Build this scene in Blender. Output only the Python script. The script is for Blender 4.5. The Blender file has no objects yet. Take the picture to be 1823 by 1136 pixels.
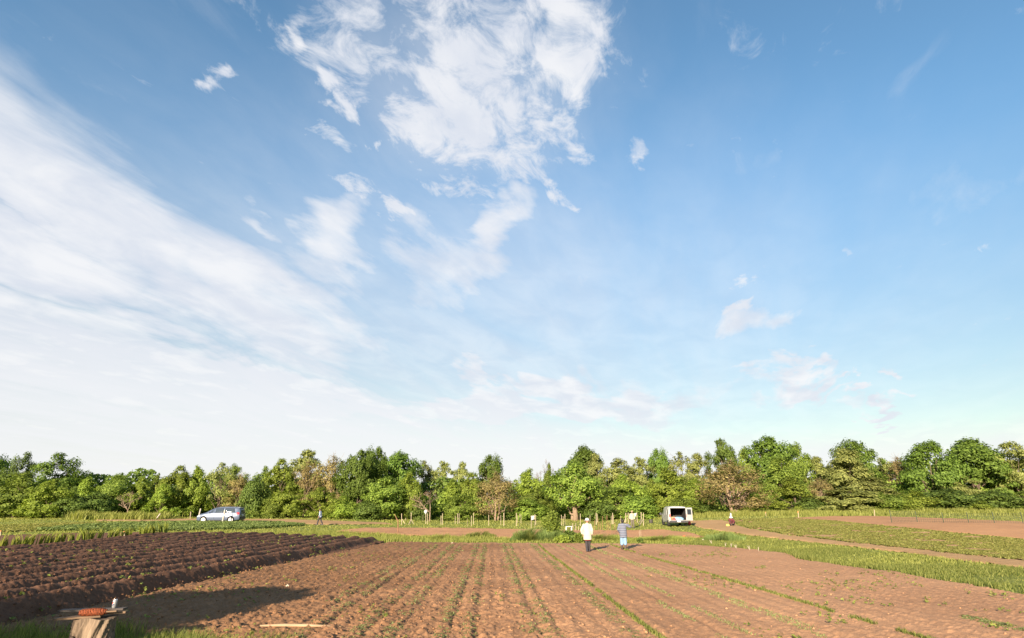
import bpy, math, random
import numpy as np
from mathutils import Vector, Matrix, Quaternion
from mathutils.bvhtree import BVHTree

rng = np.random.default_rng(7)
random.seed(7)
scene = bpy.context.scene
COL = scene.collection
R = math.radians

# ------------------------------------------------------------------ camera
F = 1050.0                     # focal length in pixels of the 1823 px wide photograph
CX, CY = 911.5, 568.0
HC = 2.25                      # eye height
PITCH = math.atan((908.0 - CY) / F)
SP, CP = math.sin(PITCH), math.cos(PITCH)
cd = bpy.data.cameras.new('camera')
cam = bpy.data.objects.new('camera', cd)
COL.objects.link(cam)
cam.location = (0, 0, HC)
cam.rotation_euler = (R(90) + PITCH, 0, 0)
cd.sensor_width = 36.0
cd.lens = 36.0 * F / 1823.0
cd.clip_start, cd.clip_end = 0.1, 5000
scene.camera = cam

# ------------------------------------------------------------------ light
SUN_EL, SUN_AZ = 17.0, 20.0    # low sun behind the camera, a little to the left
SUN_STRENGTH, SKY_STRENGTH, EXPOSURE = 5.0, 0.066, 1.53
sl = bpy.data.lights.new('sun', 'SUN')
sl.energy = SUN_STRENGTH
sl.angle = R(0.53)
sl.color = (1.0, 0.83, 0.64)
sun = bpy.data.objects.new('sun', sl)
COL.objects.link(sun)
tosun = Vector((-math.sin(R(SUN_AZ)) * math.cos(R(SUN_EL)), -math.cos(R(SUN_AZ)) * math.cos(R(SUN_EL)), math.sin(R(SUN_EL))))
sun.rotation_euler = tosun.to_track_quat('Z', 'Y').to_euler()
sun.location = (0, -20, 30)
vs = scene.view_settings
vs.view_transform = 'Standard'; vs.look = 'None'; vs.exposure = EXPOSURE; vs.gamma = 1.0
vs.use_curve_mapping = False
cy = scene.cycles
cy.max_bounces = 6; cy.diffuse_bounces = 3; cy.glossy_bounces = 2; cy.transmission_bounces = 3; cy.transparent_max_bounces = 8
cy.use_denoising = True

def ray(px, py):
    a, b = (px - CX) / F, (CY - py) / F
    return a, CP - b * SP, SP + b * CP

# ------------------------------------------------------------------ sky (world)
class NT:
    """small helper to wire shader nodes"""
    def __init__(s, tree): s.t = tree
    def n(s, typ, **kw):
        nd = s.t.nodes.new(typ)
        for k, v in kw.items(): setattr(nd, k, v)
        return nd
    def link(s, a, b): s.t.links.new(a, b)
    def put(s, sock, v):
        if isinstance(v, bpy.types.NodeSocket): s.link(v, sock)
        else: sock.default_value = v
    def math(s, op, a, b=0.0, c=0.0, clamp=False):
        nd = s.n('ShaderNodeMath', operation=op, use_clamp=clamp)
        for i, v in enumerate((a, b, c)): s.put(nd.inputs[i], v)
        return nd.outputs[0]
    def smooth(s, v, lo, hi, a=0.0, b=1.0):
        nd = s.n('ShaderNodeMapRange', interpolation_type='SMOOTHSTEP')
        s.put(nd.inputs['Value'], v)
        nd.inputs['From Min'].default_value = lo; nd.inputs['From Max'].default_value = hi
        nd.inputs['To Min'].default_value = a; nd.inputs['To Max'].default_value = b
        return nd.outputs[0]
    def mapping(s, v, loc=(0, 0, 0), rot=(0, 0, 0), scale=(1, 1, 1), typ='TEXTURE'):
        nd = s.n('ShaderNodeMapping', vector_type=typ)
        s.put(nd.inputs['Vector'], v)
        nd.inputs['Location'].default_value = loc; nd.inputs['Rotation'].default_value = rot; nd.inputs['Scale'].default_value = scale
        return nd.outputs[0]
    def noise(s, v, scale, detail=6, rough=0.55, dist=0.0, lac=2.0, out=0):
        nd = s.n('ShaderNodeTexNoise', noise_dimensions='3D')
        if v is not None: s.put(nd.inputs['Vector'], v)
        for k, x in (('Scale', scale), ('Detail', detail), ('Roughness', rough), ('Distortion', dist), ('Lacunarity', lac)):
            nd.inputs[k].default_value = x
        return nd.outputs[out]
    def mix(s, f, a, b, blend='MIX'):
        nd = s.n('ShaderNodeMix', data_type='RGBA', blend_type=blend)
        s.put(nd.inputs[0], f); s.put(nd.inputs[6], a); s.put(nd.inputs[7], b)
        return nd.outputs[2]

world = bpy.data.worlds.new('World')
scene.world = world
world.use_nodes = True
wt = world.node_tree
for nd in list(wt.nodes): wt.nodes.remove(nd)
w = NT(wt)
sky = w.n('ShaderNodeTexSky', sky_type='NISHITA')
sky.sun_disc = False
sky.sun_elevation = R(SUN_EL)
sky.sun_rotation = R(180 + SUN_AZ)
sky.altitude = 100; sky.air_density = 1.0; sky.dust_density = 0.6; sky.ozone_density = 1.2
tc = w.n('ShaderNodeTexCoord')
sx = w.n('ShaderNodeSeparateXYZ'); w.link(tc.outputs['Generated'], sx.inputs[0])
dx, dy, dz = sx.outputs
az = w.math('ARCTAN2', dx, dy)
el = w.math('ARCSINE', dz)
cxy = w.n('ShaderNodeCombineXYZ'); w.link(az, cxy.inputs[0]); w.link(el, cxy.inputs[1])
den = w.math('ADD', w.math('MAXIMUM', dz, 0.0), 0.11)
cq = w.n('ShaderNodeCombineXYZ'); w.link(w.math('DIVIDE', dx, den), cq.inputs[0]); w.link(w.math('DIVIDE', dy, den), cq.inputs[1])
Q = cq.outputs[0]                                   # position on a flat cloud deck
def warp(vec, scale, amount, detail):
    """push a direction about so that cloud edges come out ragged"""
    c = w.noise(w.mapping(Q, rot=(0, 0, R(-21)), scale=(0.7, 1.5, 1)), scale, detail, 0.55, 0.3, out=1)
    a = w.n('ShaderNodeVectorMath', operation='SUBTRACT'); w.link(c, a.inputs[0]); a.inputs[1].default_value = (0.5, 0.5, 0.5)
    b = w.n('ShaderNodeVectorMath', operation='MULTIPLY'); w.link(a.outputs[0], b.inputs[0]); b.inputs[1].default_value = (amount, amount * 0.7, 0)
    s_ = w.n('ShaderNodeVectorMath', operation='ADD'); w.link(vec, s_.inputs[0]); w.link(b.outputs[0], s_.inputs[1])
    return s_.outputs[0]
AEC = warp(cxy.outputs[0], 1.9, 0.40, 8)
AEP = warp(cxy.outputs[0], 5.0, 0.27, 9)
AE = AEC
def azel(px, py):
    x, y, z = ray(px, py)
    return math.atan2(x, y), math.atan2(z, math.hypot(x, y))
def blob(px, py, rx, ry, rot=0.0, amp=1.0, inner=0.0):
    """soft elliptical patch of the sky round the direction of a point"""
    a0, e0 = azel(px, py)
    a1, _ = azel(px + 10, py); _, e1 = azel(px, py - 10)
    m = w.mapping(AE, (a0, e0, 0), (0, 0, R(-rot)), (rx * abs(a1 - a0) / 10, ry * abs(e1 - e0) / 10, 1))
    ln = w.n('ShaderNodeVectorMath', operation='LENGTH'); w.link(m, ln.inputs[0])
    return w.smooth(ln.outputs['Value'], 1.0, inner, 0.0, amp)
def union(lst):
    v = lst[0]
    for b in lst[1:]: v = w.math('MAXIMUM', v, b)
    return v
cirrus = union([
    blob(150, 370, 720, 265, 34, 1.0, 0.0), blob(-60, 60, 260, 150, 50, 0.50), blob(430, 520, 470, 200, 30, 1.0, 0.0), blob(30, 330, 300, 60, 32, 1.1, 0.2),
    blob(60, 450, 440, 130, 22, 1.1, 0.1), blob(60, 640, 760, 170, 2, 0.92, 0.4), blob(530, 565, 300, 170, 25, 0.85, 0.1), blob(420, 700, 620, 110, 0, 0.92, 0.4), blob(620, 415, 150, 80, -12, 0.86, 0.1), blob(560, 470, 200, 110, 20, 0.72, 0.1),
    blob(790, 470, 170, 110, -18, 0.74, 0.2), blob(900, 720, 560, 75, 0, 0.95, 0.3), blob(1080, 660, 120, 110, 60, 0.66), blob(860, 400, 120, 44, -15, 0.86, 0.1),
    blob(1335, 560, 120, 75, -30, 0.82, 0.1), blob(1345, 515, 75, 28, -20, 1.0), blob(1420, 668, 170, 46, -14, 1.1), blob(1580, 700, 120, 26, -5, 1.05), blob(1530, 647, 80, 22, -8, 0.95), blob(1480, 695, 180, 26, -6, 0.7),
    blob(1550, 150, 120, 50, -35, 0.22), blob(1350, 280, 100, 50, -30, 0.34), blob(1720, 300, 260, 90, 10, 0.34), blob(500, 372, 70, 45, 45, 0.62), blob(1060, 490, 60, 80, 0, 0.44), blob(1495, 460, 40, 14, -22, 0.6)])
etop = w.smooth(az, R(-30.0), R(30.0), R(19.0), R(9.0))
veil = w.smooth(w.math('DIVIDE', el, etop), 1.0, 0.35, 0.0, 0.9)
cirrus = w.math('MAXIMUM', cirrus, veil)
back = w.smooth(dy, 0.1, -0.3, 0.0, 0.25)           # the sky behind goes on with scattered thin cloud
cirrus = w.math('MAXIMUM', cirrus, back)
AE = AEP
puff = union([
    blob(860, 40, 360, 300, 0, 0.74, 0.3), blob(830, 170, 200, 240, 15, 0.98, 0.2), blob(1010, 60, 140, 190, 25, 1.0, 0.2), blob(640, 60, 180, 170, 20, 0.66, 0.2), blob(900, 270, 250, 120, 0, 0.64, 0.2),
    blob(1020, 245, 85, 80, 30, 0.86, 0.1), blob(1000, 345, 45, 85, -35, 0.80, 0.1), blob(1115, 258, 40, 60, -30, 0.74, 0.1), blob(605, 165, 40, 60, -10, 0.76, 0.1), blob(368, 132, 42, 42, 0, 0.72, 0.1),
    blob(640, 325, 110, 36, 22, 0.76, 0.1), blob(725, 375, 80, 40, 25, 0.74, 0.1), blob(580, 240, 90, 40, 0, 0.55, 0.1), blob(650, 235, 30, 30, 0, 0.64, 0.1), blob(1085, 130, 30, 26, 0, 0.62), blob(510, 20, 50, 80, 40, 0.66), blob(800, 310, 110, 60, 0, 0.72, 0.1), blob(575, 110, 50, 50, 0, 0.72, 0.1)])
streak = w.noise(w.mapping(Q, rot=(0, 0, R(-21)), scale=(0.42, 2.2, 1)), 1.25, 9, 0.60, 0.7)
streak2 = w.noise(w.mapping(Q, rot=(0, 0, R(-26)), scale=(0.9, 2.6, 1)), 3.4, 9, 0.62, 1.0)
st = w.math('ADD', w.math('MULTIPLY', streak, 0.62), w.math('MULTIPLY', streak2, 0.38))
namp = w.smooth(el, R(3.0), R(22.0), 0.7, 1.9)
dc = w.smooth(w.math('ADD', cirrus, w.math('MULTIPLY', w.math('SUBTRACT', st, 0.5), namp)), 0.03, 1.05)
fluff = w.noise(w.mapping(Q, rot=(0, 0, R(-24)), scale=(0.85, 1.2, 1)), 9.5, 10, 0.67, 0.6)
fluff2 = w.noise(Q, 2.6, 4, 0.5, 0.2)
fl = w.math('ADD', w.math('MULTIPLY', fluff, 0.68), w.math('MULTIPLY', fluff2, 0.32))
db = w.smooth(w.math('ADD', puff, w.math('MULTIPLY', w.math('SUBTRACT', fl, 0.5), 3.4)), 0.20, 1.06)
hz = w.math('MULTIPLY', w.math('MAXIMUM', blob(760, 640, 1350, 580, 0, 0.48, 0.0), blob(830, 170, 420, 380, 0, 0.34, 0.0)), w.smooth(streak, 0.1, 0.8, 0.6, 1.3))   # thin high haze
AE = cxy.outputs[0]
dens = w.math('MAXIMUM', hz, w.math('MAXIMUM', w.math('MULTIPLY', dc, 0.92), w.math('MULTIPLY', db, 0.93)))
skyc = w.mix(1.0, sky.outputs[0], (0.94, 1.12, 1.26, 1.0), 'MULTIPLY')
lw = w.n('ShaderNodeCombineColor')
for i, (lo, hi) in enumerate(((0.88, 0.92), (0.665, 1.04), (0.50, 0.98))): w.link(w.smooth(el, R(2.0), R(34.0), lo, hi), lw.inputs[i])
skyc = w.mix(1.0, skyc, lw.outputs[0], 'MULTIPLY')
shade = w.noise(w.mapping(Q, loc=(0.03, 0.05, 0), rot=(0, 0, R(-24)), scale=(0.85, 1.25, 1)), 4.5, 6, 0.55, 0.4)
ccol = w.mix(w.math('MAXIMUM', w.smooth(shade, 0.30, 0.70), w.math('MULTIPLY', veil, 0.9)), (3.95, 4.15, 4.6, 1), (5.0, 5.0, 5.1, 1))
final = w.mix(dens, skyc, ccol)
bg = w.n('ShaderNodeBackground'); w.link(final, bg.inputs['Color']); bg.inputs['Strength'].default_value = SKY_STRENGTH
wo = w.n('ShaderNodeOutputWorld'); w.link(bg.outputs[0], wo.inputs[0])
world.cycles.sampling_method = 'MANUAL'
world.cycles.sample_map_resolution = 256
# ------------------------------------------------------------------ helpers: materials
MATS = {}
def new_mat(name):
    m = bpy.data.materials.new(name); m.use_nodes = True
    t = m.node_tree
    for nd in list(t.nodes): t.nodes.remove(nd)
    MATS[name] = m
    return m, NT(t)
def lin(c): return tuple(((x / 12.92) if x <= 0.04045 else ((x + 0.055) / 1.055) ** 2.4) for x in c)
def mat(name, rgb, rough=0.8, var=0.15, scale=6.0, bump=0.0, bscale=40.0, metal=0.0, spec=0.4, coat=0.0, stretch=(1, 1, 1), rgb2=None):
    if name in MATS: return MATS[name]
    m, t = new_mat(name)
    tc = t.n('ShaderNodeTexCoord')
    v = t.mapping(tc.outputs['Object'], scale=stretch, typ='POINT')
    n = t.noise(v, scale, 5, 0.6)
    c1 = tuple(x * (1 - var) for x in rgb) + (1,)
    c2 = tuple(min(1, x * (1 + var)) for x in (rgb2 or rgb)) + (1,)
    col = t.mix(t.smooth(n, 0.3, 0.7), c1, c2)
    b = t.n('ShaderNodeBsdfPrincipled')
    t.link(col, b.inputs['Base Color'])
    b.inputs['Roughness'].default_value = rough; b.inputs['Metallic'].default_value = metal
    b.inputs['Specular IOR Level'].default_value = spec
    if coat: b.inputs['Coat Weight'].default_value = coat
    if bump:
        bp = t.n('ShaderNodeBump'); bp.inputs['Strength'].default_value = bump; bp.inputs['Distance'].default_value = 0.01
        t.link(t.noise(v, bscale, 4, 0.6), bp.inputs['Height']); t.link(bp.outputs[0], b.inputs['Normal'])
    o = t.n('ShaderNodeOutputMaterial'); t.link(b.outputs[0], o.inputs[0])
    return m
def leaf_mat(name, rgb, rgb2=None, trans=0.3, var=0.35, objvar=0.12):
    """two sided leaves: colour varies leaf by leaf (attribute 'col') and plant by plant"""
    m, t = new_mat(name)
    at_ = t.n('ShaderNodeAttribute', attribute_name='col')
    oi = t.n('ShaderNodeObjectInfo')
    rgb2 = rgb2 or tuple(x * 1.5 for x in rgb)
    base = t.mix(at_.outputs['Fac'], tuple(x * (1 - var) for x in rgb) + (1,), tuple(x * 1.0 for x in rgb2) + (1,))
    hs = t.n('ShaderNodeHueSaturation'); t.link(base, hs.inputs['Color'])
    t.link(t.math('ADD', t.math('MULTIPLY', oi.outputs['Random'], objvar * 0.07), 0.492 - objvar * 0.035), hs.inputs['Hue'])
    t.link(t.math('ADD', t.math('MULTIPLY', oi.outputs['Random'], objvar * 2.0), 1.0 - objvar), hs.inputs['Value'])
    d = t.n('ShaderNodeBsdfPrincipled'); t.link(hs.outputs[0], d.inputs['Base Color']); d.inputs['Roughness'].default_value = 0.6; d.inputs['Specular IOR Level'].default_value = 0.2
    tr = t.n('ShaderNodeBsdfTranslucent')
    t.link(t.mix(1.0, hs.outputs[0], (1.25, 1.3, 0.7, 1), 'MULTIPLY'), tr.inputs['Color'])
    mx = t.n('ShaderNodeMixShader'); mx.inputs[0].default_value = trans
    t.link(d.outputs[0], mx.inputs[1]); t.link(tr.outputs[0], mx.inputs[2])
    o = t.n('ShaderNodeOutputMaterial'); t.link(mx.outputs[0], o.inputs[0])
    return m
def soil_mat(name, dark, light, big=0.35, falloff=None):
    m, t = new_mat(name)
    tc = t.n('ShaderNodeTexCoord'); v = tc.outputs['Object']
    n1 = t.noise(v, 0.22, 5, 0.6); n2 = t.noise(v, 9.0, 8, 0.7); n3 = t.noise(v, 55.0, 4, 0.7)
    f = t.math('ADD', t.math('MULTIPLY', n1, big), t.math('ADD', t.math('MULTIPLY', n2, 0.5), t.math('MULTIPLY', n3, 0.5 - big * 0.5)))
    col = t.mix(t.smooth(f, 0.36, 0.72), dark + (1,), light + (1,))
    if falloff:                                          # darker towards one side: lens falloff put into the soil colour
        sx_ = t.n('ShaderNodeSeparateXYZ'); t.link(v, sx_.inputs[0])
        fall_mask = t.smooth(t.math('ADD', sx_.outputs[0], t.math('MULTIPLY', n1, 9.0)), falloff[1] + 4.5, falloff[0] + 4.5)
        col = t.mix(fall_mask, col, t.mix(1.0, col, falloff[2] + (1,), 'MULTIPLY'))
    # dry straw and pale grit
    grit = t.smooth(t.noise(v, 38.0, 3, 0.5), 0.70, 0.76)
    col = t.mix(t.math('MULTIPLY', grit, 0.35), col, (0.52, 0.38, 0.24, 1))
    b = t.n('ShaderNodeBsdfPrincipled'); t.link(col, b.inputs['Base Color']); b.inputs['Roughness'].default_value = 0.95; b.inputs['Specular IOR Level'].default_value = 0.15
    bp = t.n('ShaderNodeBump'); bp.inputs['Strength'].default_value = 0.75; bp.inputs['Distance'].default_value = 0.03
    t.link(t.math('ADD', n2, t.math('MULTIPLY', n3, 0.35)), bp.inputs['Height']); t.link(bp.outputs[0], b.inputs['Normal'])
    o = t.n('ShaderNodeOutputMaterial'); t.link(b.outputs[0], o.inputs[0])
    return m
def ground_mat(name):
    m, t = new_mat(name)
    v = t.n('ShaderNodeTexCoord').outputs['Object']
    n1 = t.noise(v, 0.10, 5, 0.6); n2 = t.noise(v, 2.2, 8, 0.7); n3 = t.noise(v, 0.45, 5, 0.6)
    col = t.mix(t.smooth(n2, 0.32, 0.7), (0.11, 0.14, 0.030, 1), (0.24, 0.265, 0.068, 1))
    col = t.mix(t.math('MULTIPLY', t.smooth(n1, 0.45, 0.7), 0.6), col, (0.21, 0.20, 0.055, 1))
    col = t.mix(t.math('MULTIPLY', t.smooth(n3, 0.62, 0.75), 0.5), col, (0.19, 0.13, 0.06, 1))
    b = t.n('ShaderNodeBsdfPrincipled'); t.link(col, b.inputs['Base Color']); b.inputs['Roughness'].default_value = 0.95; b.inputs['Specular IOR Level'].default_value = 0.1
    bp = t.n('ShaderNodeBump'); bp.inputs['Strength'].default_value = 0.9; bp.inputs['Distance'].default_value = 0.08
    t.link(t.noise(v, 9.0, 6, 0.7), bp.inputs['Height']); t.link(bp.outputs[0], b.inputs['Normal'])
    o = t.n('ShaderNodeOutputMaterial'); t.link(b.outputs[0], o.inputs[0])
    return m

# ------------------------------------------------------------------ helpers: meshes and objects
def link(o, parent=None):
    COL.objects.link(o)
    if parent is not None: o.parent = parent
    return o
def tag(o, label=None, cat=None, group=None, kind=None):
    if label: o['label'] = label
    if cat: o['category'] = cat
    if group: o['group'] = group
    if kind: o['kind'] = kind
    return o
def empty(name, loc=(0, 0, 0), rz=0.0):
    o = bpy.data.objects.new(name, None); o.empty_display_size = 0.2
    o.location = loc; o.rotation_euler = (0, 0, rz)
    return link(o)
def tri_mesh(name, V, T, material, smooth=False, col=None):
    V = np.ascontiguousarray(V, dtype=np.float32).reshape(-1, 3); T = np.ascontiguousarray(T, dtype=np.int32).reshape(-1, 3)
    me = bpy.data.meshes.new(name)
    me.vertices.add(len(V)); me.vertices.foreach_set('co', V.ravel())
    me.loops.add(T.size); me.loops.foreach_set('vertex_index', T.ravel())
    me.polygons.add(len(T)); me.polygons.foreach_set('loop_start', np.arange(0, T.size, 3, dtype=np.int32))
    if smooth: me.polygons.foreach_set('use_smooth', np.ones(len(T), dtype=bool))
    me.update(calc_edges=True)
    if col is not None:
        at_ = me.attributes.new('col', 'FLOAT', 'POINT'); at_.data.foreach_set('value', np.ascontiguousarray(col, dtype=np.float32))
    me.materials.append(material)
    return me
class MB:
    """collects closed shapes into one mesh"""
    def __init__(s): s.v = []; s.f = []
    def add(s, verts, faces):
        k = len(s.v); s.v += [tuple(p) for p in verts]; s.f += [tuple(i + k for i in f) for f in faces]; return s
    def box(s, c, d, m=None):
        x, y, z = (q / 2 for q in d)
        P = [Vector(p) for p in ((-x, -y, -z), (x, -y, -z), (x, y, -z), (-x, y, -z), (-x, -y, z), (x, -y, z), (x, y, z), (-x, y, z))]
        if m is not None: P = [m @ p for p in P]
        c = Vector(c)
        return s.add([p + c for p in P], [(3, 2, 1, 0), (4, 5, 6, 7), (0, 1, 5, 4), (1, 2, 6, 5), (2, 3, 7, 6), (3, 0, 4, 7)])
    def tube(s, pts, rad, n=8, flat=None):
        pts = [Vector(p) for p in pts]; V = []; Fc = []
        up = None
        for i, p in enumerate(pts):
            d = (pts[min(i + 1, len(pts) - 1)] - pts[max(i - 1, 0)])
            d = d.normalized() if d.length > 1e-9 else Vector((0, 0, 1))
            if up is None: up = d.orthogonal().normalized() if flat is None else (Vector(flat) - d * Vector(flat).dot(d)).normalized()
            up = (up - d * up.dot(d)).normalized()
            sd = d.cross(up)
            r = rad[i] if hasattr(rad, '__len__') else rad
            ra, rb = r if hasattr(r, '__len__') else (r, r)
            for k in range(n):
                a = 2 * math.pi * k / n
                V.append(p + up * (math.cos(a) * ra) + sd * (math.sin(a) * rb))
        for i in range(len(pts) - 1):
            for k in range(n):
                Fc.append((i * n + k, i * n + (k + 1) % n, (i + 1) * n + (k + 1) % n, (i + 1) * n + k))
        Fc.append(tuple(range(n - 1, -1, -1))); Fc.append(tuple((len(pts) - 1) * n + k for k in range(n)))
        return s.add(V, Fc)
    def lathe(s, prof, n=20, c=(0, 0, 0), m=None):
        V = []; Fc = []; c = Vector(c)
        for r, z in prof:
            for k in range(n):
                a = 2 * math.pi * k / n
                p = Vector((r * math.cos(a), r * math.sin(a), z))
                V.append((m @ p if m is not None else p) + c)
        for i in range(len(prof) - 1):
            for k in range(n): Fc.append((i * n + k, i * n + (k + 1) % n, (i + 1) * n + (k + 1) % n, (i + 1) * n + k))
        Fc.append(tuple(range(n - 1, -1, -1))); Fc.append(tuple((len(prof) - 1) * n + k for k in range(n)))
        return s.add(V, Fc)
    def ell(s, c, r, n=14, m=6):
        prof = [(max(1e-4, math.sin(math.pi * i / m)), -math.cos(math.pi * i / m)) for i in range(m + 1)]
        return s.lathe(prof, n, c, Matrix.Diagonal(Vector(r)))
    def cap(s, p0, r0, p1, r1, n=10):
        p0, p1 = Vector(p0), Vector(p1); d = (p1 - p0); L = d.length; d.normalize()
        pts, rr = [], []
        for t in (1.0, 0.8, 0.4, 0.0): pts.append(p0 - d * r0 * t); rr.append(max(0.002, r0 * math.sqrt(max(0, 1 - t * t))))
        for t in (0.0, 0.4, 0.8, 1.0): pts.append(p1 + d * r1 * t); rr.append(max(0.002, r1 * math.sqrt(max(0, 1 - t * t))))
        return s.tube(pts, rr, n)
    def mesh(s, name, material, smooth=False, bevel=None):
        me = bpy.data.meshes.new(name); me.from_pydata(s.v, [], s.f)
        if smooth: me.polygons.foreach_set('use_smooth', np.ones(len(me.polygons), dtype=bool))
        me.materials.append(material); me.update()
        return me
    def build(s, name, material, parent=None, smooth=False):
        return link(bpy.data.objects.new(name, s.mesh(name, material, smooth)), parent)
def smart(o, ang=40):
    """smooth shading with sharp edges kept"""
    me = o.data
    me.polygons.foreach_set('use_smooth', np.ones(len(me.polygons), dtype=bool))
    me.set_sharp_from_angle(angle=R(ang))
    return o

# ------------------------------------------------------------------ noise on arrays
def _h(ix, iy, seed):
    n = (ix.astype(np.int64) * 374761393 + iy.astype(np.int64) * 668265263 + seed * 2147483647) & 0xFFFFFFFF
    n = ((n ^ (n >> 13)) * 1274126177) & 0xFFFFFFFF
    n = ((n ^ (n >> 16)) * 2246822519) & 0xFFFFFFFF
    return ((n ^ (n >> 15)) & 0xFFFFFF) / float(0xFFFFFF)
def vn(x, y, seed=0):
    ix, iy = np.floor(x), np.floor(y); fx, fy = x - ix, y - iy
    ux, uy = fx * fx * (3 - 2 * fx), fy * fy * (3 - 2 * fy)
    a, b, c, d = _h(ix, iy, seed), _h(ix + 1, iy, seed), _h(ix, iy + 1, seed), _h(ix + 1, iy + 1, seed)
    return (a * (1 - ux) + b * ux) * (1 - uy) + (c * (1 - ux) + d * ux) * uy
def fbm(x, y, seed=0, oct=4, gain=0.5):
    s = 0.0; a = 1.0; t = 0.0
    for i in range(oct):
        s = s + a * vn(x * 2 ** i + 17.3 * i, y * 2 ** i - 9.1 * i, seed + i); t += a; a *= gain
    return s / t
def S(t):
    t = np.clip(t, 0, 1); return t * t * (3 - 2 * t)

# ------------------------------------------------------------------ lie of the land
def T(x, y):
    x = np.asarray(x, float); y = np.asarray(y, float); yc = np.minimum(y, 130.0)
    z = 0.02 * 5.0 * np.logaddexp(0, (yc - 46.0) / 5.0)
    z = z + 0.92 * S((x - 8) / 26) * S((yc - 26) / 28) + 0.35 * S((x - 30) / 30) * S((yc - 55) / 25)
    z = z + 0.36 * S((-x - 8) / 25) * S((yc - 35) / 30)
    z = z + 0.03 * np.sin(x * 0.21 + 1) * np.sin(y * 0.17) * S((y - 20) / 20)
    return z
def at(px, py, Y):
    a, b, c = ray(px, py); t = Y / b
    return Vector((a * t, Y, HC + c * t))
def gp(px, py):
    """where the sight line through a point of the photograph meets the land"""
    a, b, c = ray(px, py)
    Y = 6.0
    while Y < 160:
        t = Y / b
        if HC + c * t <= float(T(a * t, Y)): break
        Y += 0.1
    t = Y / b
    return Vector((a * t, Y, float(T(a * t, Y))))
def poly(pts): return np.array([tuple(gp(*p))[:2] for p in pts])
def inside(P, x, y):
    x = np.asarray(x); y = np.asarray(y); c = np.zeros(x.shape, bool); n = len(P)
    for i in range(n):
        x1, y1 = P[i]; x2, y2 = P[(i + 1) % n]
        if y1 == y2: continue
        k = ((y1 > y) != (y2 > y)) & (x < (x2 - x1) * (y - y1) / (y2 - y1) + x1)
        c ^= k
    return c
def edge_dist(P, x, y):
    d = np.full(np.shape(x), 1e9); n = len(P)
    for i in range(n):
        a = P[i]; b = P[(i + 1) % n]; ab = b - a; L = max(1e-9, (ab ** 2).sum())
        t = np.clip(((x - a[0]) * ab[0] + (y - a[1]) * ab[1]) / L, 0, 1)
        d = np.minimum(d, np.hypot(x - a[0] - t * ab[0], y - a[1] - t * ab[1]))
    return d

# world outlines of the plots
V_EDGE = lambda y: -10.2 + 0.03 * (y - 20)            # where the ridged bed meets the flat bed
far_r = [(1823, 1060), (1700, 1037), (1600, 1020), (1430, 998), (1405, 986), (1330, 978), (1260, 972), (1180, 969), (900, 968), (690, 966)]
P_FIELD = np.array([(V_EDGE(12.2), 12.2), (-6.3, 12.4), (-4.6, 11.6), (-2.0, 10.9), (3, 10.4), (20, 10.4), (22, 12.0)] + [tuple(gp(*p))[:2] for p in far_r] + [(V_EDGE(30), 30.0)])
P_RIDGE = np.array([(V_EDGE(12.2), 12.2), (V_EDGE(30), 30.0)] + [tuple(gp(*p))[:2] for p in [(690, 966), (570, 960), (460, 955.5), (300, 955), (200, 965), (0, 984)]] + [(-26.5, 18), (-26, 11.5), (-12, 11.6)])
P_BACK = poly([(590, 947), (650, 940.5), (820, 941), (1000, 944.5), (1180, 944), (1230, 949), (1258, 957), (1180, 961), (1000, 960), (800, 957), (700, 953), (620, 950)])
P_TRACK = poly([(165, 926), (345, 923.8), (560, 926.5), (690, 931), (700, 933.5), (560, 934), (440, 930), (345, 928), (170, 927.5)])
P_LANE = poly([(1222, 928), (1290, 926), (1330, 941), (1400, 952), (1500, 965), (1640, 980), (1823, 1000), (1900, 1009), (1900, 1024), (1823, 1013), (1600, 983), (1450, 967), (1330, 953), (1240, 939)])
P_CROP = poly([(1292, 926), (1405, 923.5), (1480, 928), (1560, 936), (1700, 950), (1823, 961.5), (1960, 974), (1960, 1016), (1823, 999.5), (1640, 979.5), (1500, 964.5), (1400, 951.5), (1332, 940)])
P_FAR = poly([(1408, 923), (1480, 919.5), (1560, 919.5), (1700, 924), (1823, 929.5), (1960, 936), (1960, 973), (1823, 961), (1700, 949.5), (1560, 935.5), (1480, 927.5)])
P_LEAFY = poly([(62, 945), (120, 939), (200, 934), (290, 931.5), (400, 930), (500, 932), (548, 936), (440, 943), (290, 946), (170, 946.5)])
P_LEEK = poly([(-60, 962), (0, 955), (120, 950.5), (300, 948), (300, 954), (200, 964), (0, 983), (-60, 990)])
P_SEED = poly([(-60, 942), (0, 937), (110, 932.5), (250, 931), (115, 939), (60, 946), (-60, 950)])
SOILS = [P_FIELD, P_RIDGE, P_BACK, P_TRACK, P_LANE, P_CROP, P_FAR, P_LEEK, P_SEED]

# ------------------------------------------------------------------ ground sheet
def axis(segs):
    out = []
    for a, b, n in segs: out += list(np.linspace(a, b, n, endpoint=False))
    return np.array(out + [segs[-1][1]])
gx = axis([(-1500, -200, 12), (-200, -80, 20), (-80, 80, 130), (80, 200, 20), (200, 1500, 12)])
gy = axis([(-300, -30, 10), (-30, 0, 12), (0, 130, 120), (130, 300, 20), (300, 2500, 14)])
X, Y = np.meshgrid(gx, gy)
def grid_tris(ny, nx, keep=None):
    i = np.arange(ny * nx).reshape(ny, nx)
    a, b, c, d = i[:-1, :-1], i[:-1, 1:], i[1:, 1:], i[1:, :-1]
    if keep is not None: a, b, c, d = a[keep], b[keep], c[keep], d[keep]
    return np.concatenate([np.stack([a, b, c], -1).reshape(-1, 3), np.stack([a, c, d], -1).reshape(-1, 3)])
def compact(V, Tt):
    used = np.unique(Tt); m = np.zeros(len(V), np.int64); m[used] = np.arange(len(used))
    return V[used], m[Tt]
M_GROUND = ground_mat('meadow_ground')
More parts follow.
